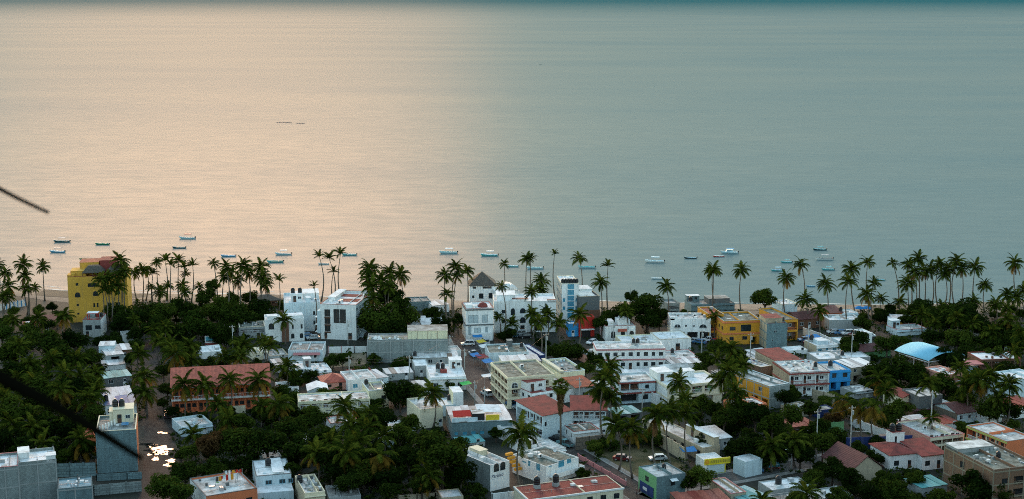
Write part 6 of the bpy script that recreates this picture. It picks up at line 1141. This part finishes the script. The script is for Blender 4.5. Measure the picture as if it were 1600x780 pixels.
p=at(1210,733); e=link('street_sign',None,None,p,R(16)); tag(e,'blue and teal sign board standing beside the side street','sign'); m=MB(); m.box(-1.4,0,.5,1.4,.12,2.3,plain('teal_board',(.05,.24,.32),.5)); 
for k in range(3): m.box(-1.1,-.02,.9+.4*k,1.0-.3*k,-.002,1.05+.4*k,BLUEW)
link('board',m.mesh('board'),e); m=MB(); m.box(-1.6,-.1,.0,1.5,.3,.3,REDT); link('plinth',m.mesh('plinth'),e)
m=MB(); m.box(2.0,-.06,.4,3.0,-.02,1.6,FRAMEW); m.box(0,0,0,.001,.001,.001,FRAMEW)
e=bI25['e']; m=MB(); m.box(-.10,bI25['D']*.15,.2,-.03,bI25['D']*.9,2.6,NAVY); m.box(-.13,bI25['D']*.5,1.0,-.105,bI25['D']*.72,1.7,FRAMEW); link('navy_panel',m.mesh('navy_panel'),e)
m=MB(); m.loft([[(3.3,-1.0,4.3),(5.0,-1.0,4.3),(5.0,-1.0,4.36),(3.3,-1.0,4.36)],[(3.3,-.02,4.6),(5.0,-.02,4.6),(5.0,-.02,4.66),(3.3,-.02,4.66)]],RWHITE); link('window_hood',m.mesh('window_hood'),e)
# beach fence of white and blue boards
p=at(-2,486); q=at(41,478); e=link('beach_fence',None,None,p); tag(e,'row of white and blue boards along the left beach','fence'); d=q-p; n=22
for i in range(n): link('board',unit('fence_board',WHITE if i%3 else BLUE),e,d*(i/n),math.atan2(d.y,d.x),(.34,.08,2.2+.3*(i%2)))
# dirt lots and terrace floor
def patch(name,pts,mat,z=.012):
    m=MB(); m.quad([at(x,y,z) for x,y in pts],mat); return tag(link(name,m.mesh(name)),None,None,kind='structure')
patch('dirt_lot',[(912,716),(960,755),(1012,752),(1072,726),(1015,695),(920,704)],blotch('lot_grass',(.15,.115,.06),(.035,.045,.015),.5,.25))
patch('sandy_lot',[(500,576),(572,570),(572,552),(514,552)],blotch('sandy_soil',(.26,.20,.14),(.10,.10,.05),.45,.3)); patch('red_yard',[(900,722),(905,748),(960,762),(976,760)],RRED,.016)
# laundry and people
def cloth_line(b,label,u0,v0,u1,v1,n,seed):
    a=W2(b,u0,v0); c=W2(b,u1,v1); e=link('laundry_line',None,None,a); tag(e,label,'laundry'); d=c-a; r=random.Random(seed); ms=[WHITE,WHITE,FRAMED,REDP,ORANGEY,BLUEW]
    for k,q in enumerate((Vector((0,0,0)),d)): link('post',unit('post',STEEL),e,q,0,(.07,.07,2.1))
    link('cord',MB().bar((0,0,2.0),d+Vector((0,0,2.0)),.012,FRAMED,n=3).mesh('cord'),e)
    for i in range(n):
        t=(i+.3)/n; w_=r.uniform(.4,.8); h=r.uniform(.7,1.4); m=MB(); mt=r.choice(ms); p_=d*t; dd=d.normalized(); s=Vector((-dd.y,dd.x,0)); rr=[]
        for j in range(4):
            x=p_+dd*(w_*j/3); o=s*(.07*math.sin(j*2.1+i)); rr.append([x+Vector((0,0,2.0)),x+o+Vector((0,0,2.0-h)),x+o+s*.015+Vector((0,0,2.0-h)),x+s*.015+Vector((0,0,2.0))])
        m.loft(rr,mt); link('garment',m.mesh('garment'),e)
cloth_line(bD1,'line of white and dark washing on the orange red house',.35,.5,.80,.55,9,3); cloth_line(bD1,'second line with orange and black washing behind the first',.6,.75,.95,.7,5,7); cloth_line(bS4,'small line of washing on the cluttered blue house',.3,.3,.5,.32,4,5); junk(bD1,'coils, tubs and wires on the orange red house roof',9,41,[DKGREY,GREENP,FRAMED,BLUEW])
SKIN=plain('skin',(.28,.15,.09),.6)
def person(px,py,z,shirt,trou,label,rz,seed):
    p=at(px,py,z); r=random.Random(seed); e=link('person',None,None,p,R(rz)); tag(e,label,'person','people in the street')
    me=bpy.data.meshes.new('body'); J=[(0,0,.95),(0,0,1.2),(0,.0,1.42),(0,.01,1.52),(0,0,1.64),(0,-.01,1.72),(.09,0,.88),(.1,-.06,.48),(.1,.02,.08),(.1,-.12,.04),(-.09,0,.88),(-.1,.05,.48),(-.1,.1,.09),(-.1,-.04,.05),(.19,0,1.38),(.24,.02,1.1),(.24,-.12,.88),(.24,-.16,.80),(-.19,0,1.38),(-.25,.03,1.1),(-.24,-.08,.87),(-.24,-.12,.79)]
    E=[(0,1),(1,2),(2,3),(3,4),(4,5),(0,6),(6,7),(7,8),(8,9),(0,10),(10,11),(11,12),(12,13),(2,14),(14,15),(15,16),(16,17),(2,18),(18,19),(19,20),(20,21)]
    me.from_pydata(J,E,[]); o=link('body',me,e); md=o.modifiers.new('skin','SKIN'); rad=[.14,.13,.14,.055,.10,.075,.085,.06,.045,.035,.085,.06,.045,.035,.06,.045,.035,.03,.06,.045,.035,.03]
    for i,v in enumerate(me.skin_vertices[0].data): v.radius=(rad[i],rad[i]*.85); v.use_root=(i==0)
    o.modifiers.new('sub','SUBSURF').levels=1; o.modifiers['sub'].render_levels=1
    m,n,l,b=nodes('clothes_'+str(seed)); tc=n.new('ShaderNodeTexCoord'); sx=n.new('ShaderNodeSeparateXYZ'); l.new(tc.outputs['Object'],sx.inputs[0]); rp=ramp(n,l,sx.outputs[2],[(0,(.03,.03,.03)),(.06,trou),(.5,shirt),(.8,(.28,.15,.09))]); rp.color_ramp.interpolation='CONSTANT'
    mv=n.new('ShaderNodeMath'); mv.operation='DIVIDE'; mv.inputs[1].default_value=1.8; l.new(sx.outputs[2],mv.inputs[0]); l.new(mv.outputs[0],rp.inputs[0]); l.new(rp.outputs[0],b.inputs[0]); me.materials.append(m)
    h=MB(); h.lathe([(.105,1.68),(.112,1.74),(.085,1.81),(0,1.84)],FRAMED,8); link('hair',h.mesh('hair',True),e)
for a in [(921,741,.02,(.02,.02,.03),(.02,.02,.02),'person in black standing left in the red walled yard',20,1),(929,744,.02,(.30,.30,.34),(.04,.04,.06),'person in grey top beside the one in black in the yard',-60,2),(978,757,.05,(.65,.65,.65),(.03,.03,.03),'person with pale head at the gate of the dirt lot',90,3),(995,776,.05,(.10,.03,.03),(.04,.03,.03),'left of two walkers on the street at the bottom',0,4),(999,774,.05,(.12,.05,.04),(.03,.02,.02),'right of two walkers on the street at the bottom',10,5)]: person(*a)
# goal frame of the small court
p=at(1345,689); e=link('goal_frame',None,None,p,R(-10)); tag(e,'white goal frame on the small sports court','goal'); m=MB()
for a,b_ in [((-2.5,0,0),(-2.5,0,2.4)),((2.5,0,0),(2.5,0,2.4)),((-2.5,0,2.4),(2.5,0,2.4)),((-2.5,0,2.4),(-2.5,2,0)),((2.5,0,2.4),(2.5,2,0)),((-2.5,2,.05),(2.5,2,.05))]: m.bar(a,b_,.07,FRAMEW)
link('frame',m.mesh('frame'),e)
# satellite dishes and air conditioners
def dish(b,u,v,where):
    p=W2(b,u,v); e=link('satellite_dish',None,None,p,R(rnd.uniform(-40,40))); tag(e,'small grey satellite dish on '+where,'satellite dish','dishes on roofs'); m=MB(); m.lathe([(0,0),(.25,.03),(.45,.12)],FRAMEW,10); o=link('reflector',m.mesh('reflector'),e,(0,-.1,1.0),(R(60),0,0)); link('mast',MB().bar((0,0,0),(0,0,1.0),.03,STEEL).mesh('mast'),e)
for b,u,v,wh in [(bF2,.3,.3,'the mossy house'),(bM,.6,.4,'the cream motel'),(bI2,.2,.4,'the red banded motel'),(bH1,.2,.4,'the pink banded motel'),(bE2,.8,.5,'the blue window house'),(bS1,.8,.7,'the wide flat white roof'),(bI18,.6,.4,'the pink motel'),(bD2,.85,.4,'the pale blue terrace house'),(bG3,.7,.4,'the white apartments'),(bC6,.3,.5,'the white shop'),(bI21,.2,.2,'the house with the tank tower') ][:10]: dish(b,u,v,wh)
def ac(b,u,v,where):
    p=W2(b,u,v); e=link('air_conditioner',None,None,p,b['ya']); tag(e,'pale air conditioner box on '+where,'air conditioner','air conditioners on roofs'); link('case',unit('case',FRAMEW),e,(0,0,.15),0,(1.0,.5,.8)); link('fan_grille',MB().bar((.5,-.01,.55),(.5,-.04,.55),.3,FRAMED,n=10).mesh('fan_grille'),e); link('foot',unit('foot',GREY),e,(.05,.05,0),0,(.9,.4,.15))
for b,u,v,wh in [(bC2,.4,.2,'the white hotel roof'),(bG3,.5,.6,'the white apartments roof'),(bF1,.5,.6,'the cream corner house roof'),(bH6,.4,.5,'the arcade hotel roof'),(bI18,.3,.5,'the pink motel roof'),(bC1,.85,.3,'the white hotel wing roof'),(bG7,.6,.5,'the white arched house roof'),(bE2,.3,.5,'the mossy roof at bottom centre')]: ac(b,u,v,wh)
# ---------------------------------------------------------------- bare stems of the hilltop bush beside the camera
BRN=plain('dark_stem',(.003,.003,.002),1,0,0)
def stem(label,pts,dist,r0,r1):
    """a stem rooted in the slope left of the camera, arching into view"""
    P=[]
    for i,(x,y) in enumerate(pts):
        q=ray(x,y); t=(dist+.06*(len(pts)-1-i))/q.y; P.append(Vector((q.x*t,q.y*t,CAM_H+q.z*t)))
    root=Vector((P[0].x-1.3,P[0].y+.2,0)); root.z=land_z(root.x,root.y)-.05
    k0=root+Vector((.10,0,max(.4,(P[0].z-root.z)*.75)))
    P=[root,k0]+P; n=len(P); S_=[]
    for i in range(n-1):
        for t in [j/5 for j in range(5)]:
            a=P[max(i-1,0)];b=P[i];c=P[i+1];d_=P[min(i+2,n-1)]
            S_.append(.5*((2*b)+(c-a)*t+(2*a-5*b+4*c-d_)*t*t+(3*b-a-3*c+d_)*t**3))
    S_.append(P[-1]); e=link('bush_stem',None,None,root); tag(e,label,'plant stem','stems beside the camera'); m=MB(); rings=[]
    for i,q in enumerate(S_):
        w=r0+(r1-r0)*i/(len(S_)-1); dd=(S_[min(i+1,len(S_)-1)]-S_[max(i-1,0)]).normalized(); a=dd.orthogonal().normalized(); b=dd.cross(a); q=q-root
        rings.append([q+a*w*math.cos(t)+b*w*math.sin(t) for t in [6.283*j/8 for j in range(8)]])
    m.loft(rings,BRN); link('stem',m.mesh('stem',True),e)
stem('thin blurred dark stem tip reaching in over the left sea',[(-160,212),(-60,263),(20,306),(75,332)],3.2,.010,.004)
stem('thick blurred dark stem crossing the lower left corner',[(-200,487),(-120,530),(-50,566),(20,600),(85,634),(150,672),(220,716)],2.4,.026,.005)
